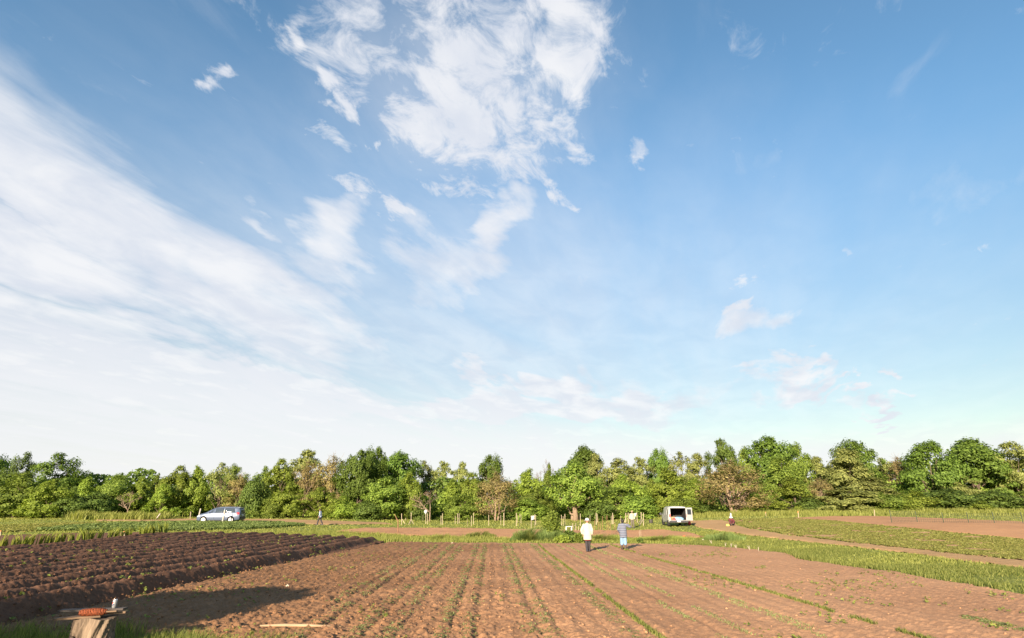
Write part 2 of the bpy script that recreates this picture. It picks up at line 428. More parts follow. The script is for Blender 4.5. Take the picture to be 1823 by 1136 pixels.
o = link(bpy.data.objects.new('ground', tri_mesh('ground', np.stack([X, Y, T(X, Y) - 0.02], -1), grid_tris(*X.shape), M_GROUND, True)))
tag(o, 'grassy ground reaching back to the line of trees', kind='structure')

# ------------------------------------------------------------------ tilled plots
SOIL_L, SOIL_D = (0.40, 0.215, 0.125), (0.20, 0.098, 0.055)
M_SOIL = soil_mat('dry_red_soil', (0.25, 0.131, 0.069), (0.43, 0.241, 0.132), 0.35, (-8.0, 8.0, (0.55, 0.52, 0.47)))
M_SOIL2 = soil_mat('dry_plot_soil', (0.25, 0.128, 0.064), (0.43, 0.235, 0.118))
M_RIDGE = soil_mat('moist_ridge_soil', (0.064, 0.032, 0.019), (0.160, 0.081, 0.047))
M_LANE = soil_mat('lane_soil', (0.24, 0.145, 0.066), (0.40, 0.25, 0.12))
VM = lambda x, y: x + 0.033 * (y - 20)                 # across-row coordinate of the flat bed
VR = lambda x, y: x - 0.03 * (y - 20)                  # across-row coordinate of the ridged bed
PERIOD = 1.30
def clods(x, y, fine=True):
    n = fbm(x * 5.2, y * 5.2, 3, 3, 0.62); c = np.clip(n - 0.50, 0, 1) * 0.19
    n2 = fbm(x * 14, y * 14, 9, 2, 0.6); c = c + np.clip(n2 - 0.46, 0, 1) * 0.17
    return c
def h_field(x, y):
    v = VM(x, y)
    rough = 0.30 + 0.52 * S((4.5 - v) / 7.0)
    rough = rough * (0.75 + 0.5 * fbm(x * 0.5, y * 0.5, 21, 2))
    z = clods(x, y) * rough + 0.05 * (fbm(x * 0.9, y * 0.5, 5, 3) - 0.5)
    z = z + 0.014 * np.sin(v * 2 * math.pi / 0.42 + 0.6 * np.sin(y * 0.4)) * (0.4 + 0.6 * fbm(x * 0.7, y * 0.25, 31, 2))
    for r in ROWV:                                     # shallow wheel and hoe lines beside the sown rows
        z = z - 0.022 * np.exp(-((v - r - 0.16) / 0.07) ** 2) + 0.010 * np.exp(-((v - r) / 0.10) ** 2)
    return 0.045 + z
def h_ridge(x, y):
    v = VR(x, y) + 0.07 * (fbm(x * 0.5, y * 0.5, 12, 3) - 0.5)
    ph = (v - V_EDGE(20)) / PERIOD
    s = 0.5 - 0.5 * np.cos(2 * math.pi * ph)
    amp = 0.36 * (0.8 + 0.4 * fbm(x * 0.8, y * 0.8, 14, 3))
    return 0.03 + amp * s ** 1.1 + clods(x, y) * 0.6 + 0.04 * (fbm(x * 2.2, y * 2.2, 15, 3) - 0.5)
rows_px = [(586, 1081), (620, 1081), (667, 1104), (717, 1104), (803, 1086), (841, 1086), (945, 1122), (978, 1122), (1107, 1117), (1157, 1129), (1233, 1110), (1329, 1132), (1246, 1054), (1339, 1084), (1596, 1129), (1811, 1123)]
ROWV = [float(VM(*tuple(gp(*p))[:2])) for p in rows_px]
def fan(u0, u1, nu, y0, y1, ny):
    u = np.linspace(u0, u1, nu); y = np.geomspace(y0, y1, ny)
    U, Yg = np.meshgrid(u, y); return U * (Yg + 2.0), Yg
def plot_sheet(name, P, Xg, Yg, h, material, label, feather=0.25, wob=0.25):
    wx = Xg + wob * 2 * (fbm(Xg * 1.3, Yg * 1.3, 41, 3) - 0.5); wy = Yg + wob * 2 * (fbm(Xg * 1.3, Yg * 1.3, 47, 3) - 0.5)
    ins = inside(P, wx, wy)
    keep = ins[:-1, :-1] & ins[1:, 1:] & ins[:-1, 1:] & ins[1:, :-1]
    fe = S((edge_dist(P, wx, wy) - 0.02) / feather)
    Z = T(Xg, Yg) + h(Xg, Yg) * fe - 0.035 * (1 - fe)
    Vv, Tt = compact(np.stack([Xg, Yg, Z], -1).reshape(-1, 3), grid_tris(*Xg.shape, keep))
    ob = link(bpy.data.objects.new(name, tri_mesh(name, Vv, Tt, material, True)))
    return tag(ob, label, kind='structure')
Xf, Yf = fan(-0.98, 1.06, 1050, 10.0, 48.0, 430)
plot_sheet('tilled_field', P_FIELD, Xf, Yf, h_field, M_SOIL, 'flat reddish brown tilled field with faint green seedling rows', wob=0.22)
Xr, Yr = fan(-1.35, -0.10, 620, 10.5, 56.0, 430)
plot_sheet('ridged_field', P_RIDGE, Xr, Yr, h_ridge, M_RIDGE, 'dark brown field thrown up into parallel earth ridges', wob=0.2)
def reg(P, d, pad=0.5):
    lo, hi = P.min(0) - pad, P.max(0) + pad
    return np.meshgrid(np.arange(lo[0], hi[0], d), np.arange(lo[1], hi[1], d))
flat = lambda a, s: (lambda x, y: 0.03 + a * fbm(x * s, y * s, 8, 4, 0.6))
def h_far(x, y): return 0.03 + 0.07 * fbm(x * 1.6, y * 1.6, 8, 4, 0.6)
plot_sheet('garden_plot', P_BACK, *reg(P_BACK, 0.16), flat(0.12, 2.2), M_SOIL2, 'bare brown garden plot beyond the grass strip', wob=0.3)
plot_sheet('dirt_track', P_TRACK, *reg(P_TRACK, 0.2), flat(0.06, 1.5), M_LANE, 'dirt track in front of the trees', wob=0.3)
plot_sheet('dirt_lane', P_LANE, *reg(P_LANE, 0.14), flat(0.07, 2.0), M_LANE, 'brown dirt lane beside the green crop', wob=0.3)
plot_sheet('crop_soil', P_CROP, *reg(P_CROP, 0.25), flat(0.05, 2.0), M_LANE, 'soil under the low green crop', wob=0.3)
plot_sheet('far_field', P_FAR, *reg(P_FAR, 0.2), h_far, M_SOIL2, 'bare brown field beyond the crop at the right', wob=0.2)
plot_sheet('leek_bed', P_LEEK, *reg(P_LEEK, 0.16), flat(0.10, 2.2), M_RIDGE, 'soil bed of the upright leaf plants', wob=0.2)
plot_sheet('seed_bed', P_SEED, *reg(P_SEED, 0.25), flat(0.05, 2.0), M_LANE, 'dull greyish bed at the far left', wob=0.2)

# ------------------------------------------------------------------ grass and low plants
def blades(P, H, W, lean, seed, bend=0.5, windx=0.25):
    """each blade: two-segment curved strip ending in a point"""
    r = np.random.default_rng(seed); n = len(P)
    a = r.uniform(0, 2 * math.pi, n); sd = np.stack([np.cos(a), np.sin(a), np.zeros(n)], -1)
    la = r.uniform(0, 2 * math.pi, n); L = lean * r.uniform(0.2, 1.0, n) * H
    off = np.stack([np.cos(la) * L + windx * H * 0.3, np.sin(la) * L, np.zeros(n)], -1)
    up = np.array([0, 0, 1.0])
    W = W[:, None] * sd * 0.5; Hh = H[:, None]
    v0, v1 = P - W, P + W
    mid = P + up * Hh * 0.58 + off * 0.35
    v2, v3 = mid - W * 0.75, mid + W * 0.75
    v4 = P + up * Hh * (1 - 0.15 * r.uniform(0, 1, n))[:, None] + off
    V = np.stack([v0, v1, v2, v3, v4], 1).reshape(-1, 3)
    k = np.arange(n)[:, None] * 5
    Tt = np.concatenate([k + np.array([[0, 1, 3]]), k + np.array([[0, 3, 2]]), k + np.array([[2, 3, 4]])])
    col = np.repeat(r.uniform(0, 1, n), 5)
    return V, Tt, col
def cat_mesh(parts):
    V = []; Tt = []; C = []; k = 0
    for v, t, c in parts: V.append(v); Tt.append(t + k); C.append(c); k += len(v)
    return np.concatenate(V), np.concatenate(Tt), np.concatenate(C)
M_GRASS = leaf_mat('grass_blades', (0.18, 0.215, 0.040), (0.34, 0.36, 0.10), 0.5, 0.3, 0.0)
M_GRASS2 = leaf_mat('lush_grass_blades', (0.10, 0.150, 0.026), (0.25, 0.265, 0.075), 0.45, 0.3, 0.0)
M_WEED = leaf_mat('weed_leaves', (0.13, 0.175, 0.035), (0.25, 0.29, 0.070), 0.3, 0.3, 0.0)
M_SEEDL = leaf_mat('seedling_leaves', (0.14, 0.175, 0.062), (0.25, 0.275, 0.11), 0.3, 0.3, 0.0)
M_GREY = leaf_mat('blue_green_grass', (0.14, 0.21, 0.060), (0.27, 0.36, 0.12), 0.5, 0.3, 0.0)
def scatter(n, x0, x1, y0, y1, seed, clump=0.9, near_pow=0.0):
    r = np.random.default_rng(seed)
    x = r.uniform(x0, x1, n); y = r.uniform(y0, y1, n) if near_pow == 0 else y0 * (y1 / y0) ** r.uniform(0, 1, n)
    return x, y, r
def off_soil(x, y, m=0.0):
    k = np.ones(x.shape, bool)
    for P in SOILS: k &= ~inside(P, x, y)
    return k
# meadow: everything green between the plots, out to the trees
parts = []
r_ = np.random.default_rng(11)
n = 230000
y = 26 * (96 / 26) ** r_.uniform(0, 1, n) ** 0.9
x = r_.uniform(-1.05, 1.05, n) * (y + 3)
dens = fbm(x * 0.35, y * 0.35, 61, 3)
k = off_soil(x, y) & (r_.uniform(0, 1, n) < 0.25 + 1.0 * dens) & ~inside(P_LEAFY, x, y)
x, y, dens = x[k], y[k], dens[k]
hgt = (0.05 + 0.22 * np.clip(dens - 0.25, 0, 1)) * r_.uniform(0.5, 1.3, len(x)) * (1 + 0.5 * (y > 80))
parts.append(blades(np.stack([x, y, T(x, y) - 0.02], -1), hgt, 0.012 + 0.0011 * y, 0.7, 12))
V_, T_, C_ = cat_mesh(parts)
tag(link(bpy.data.objects.new('meadow_grass', tri_mesh('meadow_grass', V_, T_, M_GRASS, False, C_))), 'short meadow grass around the plots and before the trees', 'grass', kind='stuff')
def grass_patch(name, P, n, h0, h1, w_, mat_, label, seed, lean=0.6, edge=None, spill=0.35, ramp=None, fr=0.5):
    r = np.random.default_rng(seed); lo, hi = P.min(0) - spill, P.max(0) + spill
    x = r.uniform(lo[0], hi[0], n); y = r.uniform(lo[1], hi[1], n)
    j = 0.7 * spill
    k = inside(P, x + r.normal(0, j, n), y + r.normal(0, j, n)); x, y = x[k], y[k]
    dn = fbm(x * fr, y * fr, seed, 3); k = r.uniform(0, 1, len(x)) < 0.1 + 1.4 * (dn - 0.15); x, y, dn = x[k], y[k], dn[k]
    H = (h0 + (h1 - h0) * np.clip((dn - 0.25) * 2.0, 0, 1)) * r.uniform(0.55, 1.2, len(x))
    if ramp is not None: H = H * ramp(x, y)
    W = w_ * r.uniform(0.6, 1.4, len(x))
    v, t, c = blades(np.stack([x, y, T(x, y) - 0.02], -1), H, W, lean, seed + 1)
    return tag(link(bpy.data.objects.new(name, tri_mesh(name, v, t, mat_, False, c))), label, 'grass', kind='stuff')
# long grass verge at the right, thick toward the tilled field
P_VERGE = poly([(1180, 968), (1260, 972), (1330, 978), (1405, 986), (1430, 998), (1600, 1020), (1700, 1037), (1823, 1060), (1900, 1078), (1900, 1025), (1823, 1014), (1600, 984), (1450, 968), (1330, 954.5), (1255, 946), (1240, 958)])
grass_patch('verge_grass', P_VERGE, 200000, 0.07, 0.25, 0.026, M_GRASS2, 'thick long grass verge between tilled field and lane', 71, spill=0.25,
            ramp=lambda x, y: 0.55 + 0.75 * np.exp(-edge_dist(P_FIELD, x, y) / 1.1))
P_STRIP = poly([(-40, 985), (0, 983), (200, 964), (300, 954), (460, 955), (570, 959.5), (690, 965.5), (900, 967.5), (1180, 968.5), (1240, 958), (1180, 961), (1000, 960), (800, 957), (700, 953), (590, 948), (440, 947), (300, 947.5)])
grass_patch('strip_grass', P_STRIP, 110000, 0.12, 0.40, 0.035, M_GRASS, 'sunlit grass strip along the far edge of the field', 73, spill=0.3)
P_NEAR = np.array([(-14, 8.6), (-3.5, 8.6), (-3.0, 11.0), (-4.4, 11.9), (-6.3, 12.6), (-9.5, 12.4), (-14, 11.8)])
grass_patch('near_grass', P_NEAR, 52000, 0.14, 0.36, 0.011, M_GRASS2, 'bright green grass tufts around the tree stump', 75, spill=0.3, fr=1.2)
P_NEAR2 = np.array([(-3.5, 9.8), (16, 9.8), (16, 10.8), (10, 10.7), (6, 11.1), (3, 10.7), (-1.6, 11.2), (-3.2, 11.4)])
grass_patch('edge_grass', P_NEAR2, 9000, 0.05, 0.16, 0.009, M_GRASS2, 'sparse grass along the near edge of the tilled field', 77, spill=0.3, fr=1.0)
P_TALLR = poly([(1330, 919), (1480, 918.5), (1560, 918.5), (1700, 922.5), (1823, 928), (1960, 935), (1960, 912), (1823, 911), (1640, 912), (1480, 914), (1330, 916)])
P_TALLR = np.array([(p[0], p[1]) for p in P_TALLR])
P_MOUND = poly([(148, 923), (200, 921.5), (285, 921.5), (300, 924), (220, 926), (150, 926)])
P_MOUND = np.array([(at(150, 922, 82).x, 80.0), (at(285, 922, 82).x, 80.0), (at(285, 922, 84).x, 86.0), (at(150, 922, 84).x, 86.0)])
grass_patch('tall_meadow_grass', P_MOUND, 16000, 0.7, 1.2, 0.09, M_GRASS, 'tall grass mound in front of the trees at far left', 79, lean=0.35, spill=1.2)
rb = [at(px, 916, Yq) for px, Yq in ((1235, 80), (1330, 78), (1480, 74), (1640, 72), (1823, 70), (1980, 68), (1980, 84), (1640, 86), (1235, 86))]
P_BANK = np.array([(p.x, p.y) for p in rb])
P_BANK = P_BANK
kk = 60000
grass_patch('bank_grass', P_BANK, kk, 0.25, 0.75, 0.06, M_GRASS, 'tall pale grass bank in front of the right hand trees', 81, lean=0.4, spill=0.6)
# tall tussocks on the strip
def tuft_patch(name, px, py, rx, ry, n, h0, h1, mat_, label, seed, wd=0.03, lean=0.5):
    c = gp(px, py); r = np.random.default_rng(seed)
    a = r.uniform(0, 2 * math.pi, n); q = np.sqrt(r.uniform(0, 1, n))
    x = c.x + rx * q * np.cos(a); y = c.y + ry * q * np.sin(a)
    H = (h0 + (h1 - h0) * (1 - q ** 2) * (0.6 + 0.8 * fbm(x * 1.5, y * 1.5, seed, 2))) * r.uniform(0.6, 1.1, n)
    v, t, col = blades(np.stack([x, y, T(x, y) - 0.02], -1), H, np.full(n, wd) * r.uniform(0.6, 1.4, n), lean, seed)
    return tag(link(bpy.data.objects.new(name, tri_mesh(name, v, t, mat_, False, col))), label, 'grass', kind='stuff')
tuft_patch('tall_grass_clump', 950, 963, 1.8, 0.8, 2200, 0.35, 1.05, M_GREY, 'tall blue green grass clump left of the leafy bush', 91)
tuft_patch('tall_grass_clump', 935, 963, 0.8, 0.6, 1800, 0.4, 1.0, M_GRASS2, 'grass tussock at the left end of the tall clump', 92)
tuft_patch('tall_grass_clump', 988, 963, 1.1, 0.7, 2600, 0.35, 0.85, M_GREY, 'grass tussock in front of the leafy bush', 93)
tuft_patch('tall_grass_clump', 855, 957, 1.3, 0.7, 1300, 0.25, 0.55, M_GRASS2, 'long grass tuft at the near edge of the garden plot', 94)
tuft_patch('tall_grass_clump', 1288, 962, 1.6, 0.8, 1500, 0.25, 0.75, M_GREY, 'grass clump at the corner of the lane and field', 95)
tuft_patch('tall_grass_clump', 1180, 963, 2.4, 0.6, 3600, 0.2, 0.5, M_WEED, 'green weed bank behind the striped jacket person', 96)
tuft_patch('tall_grass_clump', 1075, 962, 2.2, 0.6, 3000, 0.2, 0.55, M_WEED, 'green weed bank between the two walking people', 97)
tuft_patch('tall_grass_clump', 785, 960, 1.2, 0.5, 900, 0.2, 0.5, M_GRASS, 'pale grass tuft by the garden plot corner', 98)
def leaf_cards(P, N, size, seed, asp=1.5):
    """one flat leaf per point, facing roughly N"""
    r = np.random.default_rng(seed); n = len(P)
    N = N / np.maximum(1e-6, np.linalg.norm(N, axis=1, keepdims=True))
    t = r.normal(0, 1, (n, 3)); t -= N * (t * N).sum(1, keepdims=True); t /= np.maximum(1e-6, np.linalg.norm(t, axis=1, keepdims=True))
    b = np.cross(N, t); s = (size * r.uniform(0.65, 1.35, n))[:, None]
    V = np.stack([P - t * s * 0.5 * asp, P + b * s * 0.42, P + t * s * 0.5 * asp, P - b * s * 0.42], 1)
    V[:, 1] += N * s * 0.12; V[:, 3] += N * s * 0.12
    k = np.arange(n)[:, None] * 4
    Tt = np.concatenate([k + np.array([[0, 1, 2]]), k + np.array([[0, 2, 3]])])
    return V.reshape(-1, 3), Tt, np.repeat(r.uniform(0, 1, n), 4)
def plants(x, y, z, n_leaf, spread, size, seed, rise=0.5):
    r = np.random.default_rng(seed); n = len(x)
    X_ = np.repeat(np.stack([x, y, z], -1), n_leaf, 0); m = len(X_)
    a = r.uniform(0, 2 * math.pi, m); q = r.uniform(0.2, 1, m) * np.repeat(spread, n_leaf)
    d = np.stack([np.cos(a) * q, np.sin(a) * q, r.uniform(0.15, 1, m) * np.repeat(spread, n_leaf) * rise], -1)
    N = np.stack([np.cos(a) * 0.5, np.sin(a) * 0.5, np.ones(m)], -1) + r.normal(0, 0.35, (m, 3))
    return leaf_cards(X_ + d, N, np.repeat(size, n_leaf), seed + 1)
# leafy crop plot at the left
lo, hi = P_LEAFY.min(0), P_LEAFY.max(0)
x = r_.uniform(lo[0], hi[0], 9000); y = r_.uniform(lo[1], hi[1], 9000)
row = np.abs(((y + 0.05 * x) / 1.9) % 1.0 - 0.5)
k = inside(P_LEAFY, x, y) & (row < 0.30) & (fbm(x * 0.4, y * 0.4, 66, 2) > 0.30); x, y = x[k], y[k]
v, t, c = plants(x, y, T(x, y), 13, np.full(len(x), 0.27), np.full(len(x), 0.14), 101, 0.95)
tag(link(bpy.data.objects.new('leafy_crop', tri_mesh('leafy_crop', v, t, leaf_mat('crop_leaves', (0.12, 0.18, 0.045), (0.24, 0.31, 0.10), 0.45, 0.3, 0.0), False, c))), 'bushy pale green leafy crop in rows near the minivan', 'crop', kind='stuff')
# low crop of the right field
lo, hi = P_CROP.min(0), P_CROP.max(0)
nn = 105000
x = r_.uniform(lo[0], hi[0], nn); y = lo[1] * (hi[1] / lo[1]) ** r_.uniform(0, 1, nn)
k = inside(P_CROP, x, y) & (np.abs(x) < y * 1.05 + 2) & (fbm(x * 0.9, y * 0.9, 68, 3) > 0.33); x, y = x[k], y[k]
v, t, c = plants(x, y, T(x, y) + 0.04, 2, np.full(len(x), 0.08), 0.035 + 0.0010 * y, 103, 0.4)
tag(link(bpy.data.objects.new('low_crop', tri_mesh('low_crop', v, t, leaf_mat('low_crop_leaves', (0.19, 0.21, 0.048), (0.33, 0.33, 0.098), 0.45, 0.3, 0.0), False, c))), 'low green crop covering the field at the right', 'crop', kind='stuff')
grass_patch('lane_weeds', P_LANE, 26000, 0.03, 0.10, 0.05, M_GRASS, 'sparse short grass growing over the dirt lane', 83, spill=0.3)
grass_patch('plot_weeds', P_BACK, 26000, 0.03, 0.12, 0.05, M_GRASS, 'sparse grass invading the bare garden plot', 85, spill=0.4, fr=0.3)
lo, hi = P_SEED.min(0), P_SEED.max(0)
x = r_.uniform(lo[0], hi[0], 9000); y = r_.uniform(lo[1], hi[1], 9000); k = inside(P_SEED, x, y); x, y = x[k], y[k]
v, t, c = plants(x, y, T(x, y) + 0.03, 3, np.full(len(x), 0.12), np.full(len(x), 0.16), 104, 0.7)
tag(link(bpy.data.objects.new('low_crop', tri_mesh('low_crop', v, t, MATS['low_crop_leaves'], False, c))), 'dull low crop on the bed at the far left', 'crop', kind='stuff')
# sown rows of the flat bed
row_words = ['leftmost', 'second', 'third', 'fourth', 'fifth', 'sixth', 'seventh', 'eighth', 'ninth', 'tenth', 'eleventh', 'twelfth', 'thirteenth', 'fourteenth', 'fifteenth', 'rightmost']
order = sorted(range(len(ROWV)), key=lambda i: ROWV[i])
for rank, i in enumerate(order):
    v0 = ROWV[i]; lush = rows_px[i] in ((1157, 1129), (1596, 1129)); dim = i in (10, 11, 12, 13); short = i == 15
    n = 3400 if lush else (1500 if dim else 1300)
    y = 11.0 * (41.0 / 11.0) ** r_.uniform(0, 1, n) if not short else r_.uniform(11.5, 14.5, 900)
    x = v0 - 0.033 * (y - 20) + 0.06 * (fbm(y * 0 + i, y * 0.25, 37, 2) - 0.5) + r_.normal(0, 0.03 if lush else (0.05 if dim else 0.10), len(y))
    den = fbm(np.full_like(y, i * 7.7), y * 1.3, 33, 3)
    k = inside(P_FIELD, x, y) & (den > (0.31 if lush else 0.42)) & (edge_dist(P_FIELD, x, y) > 0.3)
    x, y = x[k], y[k]
    z = T(x, y) + h_field(x, y) - 0.005
    if lush or dim:
        v, t, c = blades(np.stack([x, y, z], -1), r_.uniform(0.03, 0.10, len(x)) * (1.0 if lush else 0.6), 0.006 + 0.0009 * y, 0.8, 200 + i)
        me = tri_mesh('seedling_row', v, t, M_GRASS2 if lush else M_SEEDL, False, c)
    else:
        v, t, c = plants(x, y, z, 4, r_.uniform(0.02, 0.07, len(x)), (0.012 + 0.0009 * y) * r_.uniform(0.6, 1.3, len(x)), 200 + i, 0.4)
        me = tri_mesh('seedling_row', v, t, M_SEEDL, False, c)
    tag(link(bpy.data.objects.new('seedling_row', me)), '%s seedling row %s of the brown tilled field' % (row_words[rank], 'with dense bright green shoots' if lush else 'of small pale leaves'), 'seedlings', 'sown rows of the tilled field', 'stuff')
# loose weeds on both beds
x = r_.uniform(-12, 22, 5200); y = 11 * (40 / 11) ** r_.uniform(0, 1, 5200)
k = inside(P_FIELD, x, y) & (fbm(x * 0.6, y * 0.35, 88, 3) > np.where(VM(x, y) > 6.2, 0.60, np.where(VM(x, y) < -5.2, 0.56, 0.68)))
x, y = x[k], y[k]
sp = r_.uniform(0.02, 0.075, len(x)) * np.where(VM(x, y) > 6, 1.2, 1.0)
v, t, c = plants(x, y, T(x, y) + h_field(x, y), 7, sp, sp * 0.5 + 0.010, 301, 1.0)
x2 = r_.uniform(-27, -9, 1500); y2 = 12 * (46 / 12) ** r_.uniform(0, 1, 1500)
k = inside(P_RIDGE, x2, y2) & (fbm(x2 * 0.5, y2 * 0.5, 89, 2) > 0.5); x2, y2 = x2[k], y2[k]
sp = r_.uniform(0.04, 0.10, len(x2))
p2 = plants(x2, y2, T(x2, y2) + h_ridge(x2, y2), 6, sp, sp * 0.7 + 0.012, 303, 0.9)
v, t, c = cat_mesh([(v, t, c), p2])
tag(link(bpy.data.objects.new('scattered_weeds', tri_mesh('scattered_weeds', v, t, M_WEED, False, c))), 'small weeds dotted over the bare soil', 'weeds', kind='stuff')
# loose clods lying on the near soil
cv = []; ct = []; cc = []; kbase = 0
ico = np.array([(0, 0, 1), (.89, 0, .45), (.28, .85, .45), (-.72, .53, .45), (-.72, -.53, .45), (.28, -.85, .45), (.72, .53, -.45), (-.28, .85, -.45), (-.89, 0, -.45), (-.28, -.85, -.45), (.72, -.53, -.45), (0, 0, -1)], float)
icf = np.array([(0, 1, 2), (0, 2, 3), (0, 3, 4), (0, 4, 5), (0, 5, 1), (1, 6, 2), (2, 7, 3), (3, 8, 4), (4, 9, 5), (5, 10, 1), (1, 10, 6), (2, 6, 7), (3, 7, 8), (4, 8, 9), (5, 9, 10), (11, 7, 6), (11, 8, 7), (11, 9, 8), (11, 10, 9), (11, 6, 10)])
def clod_mesh(name, P, hf, n, x0, x1, y0, y1, s0, s1, material, label, seed, wfun):
    r = np.random.default_rng(seed)
    x = r.uniform(x0, x1, n); y = y0 * (y1 / y0) ** r.uniform(0, 1, n)
    k = inside(P, x, y) & (np.abs(x) < y * 1.0 + 2) & (r.uniform(0, 1, n) < wfun(x, y)); x, y = x[k], y[k]; n = len(x)
    s = s0 * (s1 / s0) ** (r.uniform(0, 1, n) ** 2.2)
    V = ico[None] * (s[:, None, None] * r.uniform(0.6, 1.3, (n, 12, 1))) * np.array([1, 1, 0.75])
    V = V + np.stack([x, y, T(x, y) + hf(x, y) + s * 0.25], -1)[:, None, :]
    Tt = (np.arange(n)[:, None, None] * 12 + icf[None]).reshape(-1, 3)
    return tag(link(bpy.data.objects.new(name, tri_mesh(name, V.reshape(-1, 3), Tt, material))), label, 'soil', kind='stuff')
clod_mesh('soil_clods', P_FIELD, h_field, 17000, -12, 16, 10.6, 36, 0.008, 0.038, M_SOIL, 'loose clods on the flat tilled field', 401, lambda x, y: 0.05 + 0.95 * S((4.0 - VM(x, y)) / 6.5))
clod_mesh('soil_clods', P_RIDGE, h_ridge, 12000, -27, -9, 11.5, 40, 0.010, 0.040, M_RIDGE, 'loose dark clods on the earth ridges', 403, lambda x, y: 0.9 + 0 * x)
# ------------------------------------------------------------------ trees
M_BARK = mat('bark_grey_brown', (0.11, 0.08, 0.055), 0.9, 0.35, 8, 0.6, 30, stretch=(1, 1, 0.25))
M_BARKP = mat('bark_pale', (0.21, 0.15, 0.10), 0.9, 0.25, 8, 0.5, 30, stretch=(1, 1, 0.25))
LEAF = {
    'maple': leaf_mat('maple_leaves', (0.082, 0.150, 0.022), (0.165, 0.260, 0.045), 0.42, 0.3, 0.22),
    'bright': leaf_mat('bright_spring_leaves', (0.155, 0.235, 0.030), (0.285, 0.370, 0.060), 0.45, 0.3, 0.25),
    'olive': leaf_mat('olive_leaves', (0.165, 0.205, 0.054), (0.30, 0.33, 0.10), 0.4, 0.3, 0.22),
    'brown': leaf_mat('budding_brown_leaves', (0.235, 0.185, 0.070), (0.34, 0.295, 0.11), 0.4, 0.3, 0.2),
    'mid': leaf_mat('mid_green_leaves', (0.125, 0.205, 0.032), (0.245, 0.335, 0.058), 0.42, 0.3, 0.25),
    'dark': leaf_mat('dark_shrub_leaves', (0.075, 0.130, 0.026), (0.150, 0.225, 0.044), 0.36, 0.3, 0.25)}
def branch_pts(p0, p1, r, wob, k=5, sag=0.0):
    p0, p1 = np.array(p0), np.array(p1); L = np.linalg.norm(p1 - p0); out = []
    for i in range(k + 1):
        t = i / k; q = p0 + (p1 - p0) * t
        if 0 < i < k: q = q + r.normal(0, wob * L, 3)
        q[2] += sag * L * math.sin(math.pi * t); out.append(tuple(q))
    return out
def crown_proto(seed, form, nclump, nleaf, leaf, cr, base=0.18, top_pow=1.0, fill=0.35, flat=0.75, jag=0.25, lean=0.0):
    """a crown about 2 wide and 1 high (height 1 = tree height 10 m); returns clump centres and leaf arrays, in metres for a 10 m tree"""
    r = np.random.default_rng(seed)
    C = []; RAD = []
    W = 4.0
    tries = 0
    while len(C) < nclump and tries < 9000:
        tries += 1
        t = r.uniform(0, 1); a = r.uniform(0, 2 * math.pi)
        prof = form(t) * (1 + jag * math.sin(a * 2 + seed) * 0.6 + jag * math.sin(a * 3 + 2.1 * seed + 5 * t) * 0.6)
        q = (1 - fill) + fill * r.uniform(0, 1) if r.uniform() < 0.75 else r.uniform(0, 0.7)
        if t > 0.8: q *= 0.75
        rr = W * prof * q
        z = 10 * (base + (0.93 - base) * t)
        p = np.array([rr * math.cos(a) + lean * z, rr * math.sin(a), z])
        rad = cr * r.choice([0.55, 0.8, 1.0, 1.25, 1.5]) * r.uniform(0.85, 1.15)
        if rad < 0.7 * cr and t < 0.8: p = (p - (0, 0, 5)) * (r.uniform(1.0, 1.1), r.uniform(1.0, 1.1), 1) + (0, 0, 5)
        if t > 0.85: rad = min(rad, cr * 0.9)
        if C and min(np.linalg.norm((p - c) * (1, 1, 1.2)) for c in C) < rad * 0.62: continue
        C.append(p); RAD.append(rad)
    C = np.array(C); RAD = np.array(RAD); k = len(C)
    wts = RAD ** 2 / (RAD ** 2).sum(); idx = r.choice(k, nleaf, p=wts)
    d = r.normal(0, 1, (nleaf, 3)); d /= np.linalg.norm(d, axis=1, keepdims=True)
    d[:, 2] = np.where(r.uniform(0, 1, nleaf) < 0.35, np.abs(d[:, 2]), d[:, 2])
    q = r.uniform(0, 1, nleaf) ** 0.42
    lump = 1 + 0.28 * np.sin(d[:, 0] * 4 + idx) * np.sin(d[:, 1] * 5 + idx * 1.7)
    P = C[idx] + d * (RAD[idx] * q * lump)[:, None] * np.array([1, 1, flat])
    P[:, 2] -= 0.05 * RAD[idx] * (d[:, 0] ** 2 + d[:, 1] ** 2)
    ctr = np.array([lean * 5, 0, 10 * (base + (1 - base) * 0.45)]); out = P - ctr; out /= np.maximum(1e-6, np.linalg.norm(out, axis=1, keepdims=True))
    N = d * 0.55 + out * 0.75 + np.array([0, 0, 0.25]) + r.normal(0, 0.38, (nleaf, 3))
    sz = leaf * np.where(r.uniform(0, 1, nleaf) < 0.1, 1.5, 1.0)
    return C, RAD, leaf_cards(P, N, sz, seed + 5, 1.35)
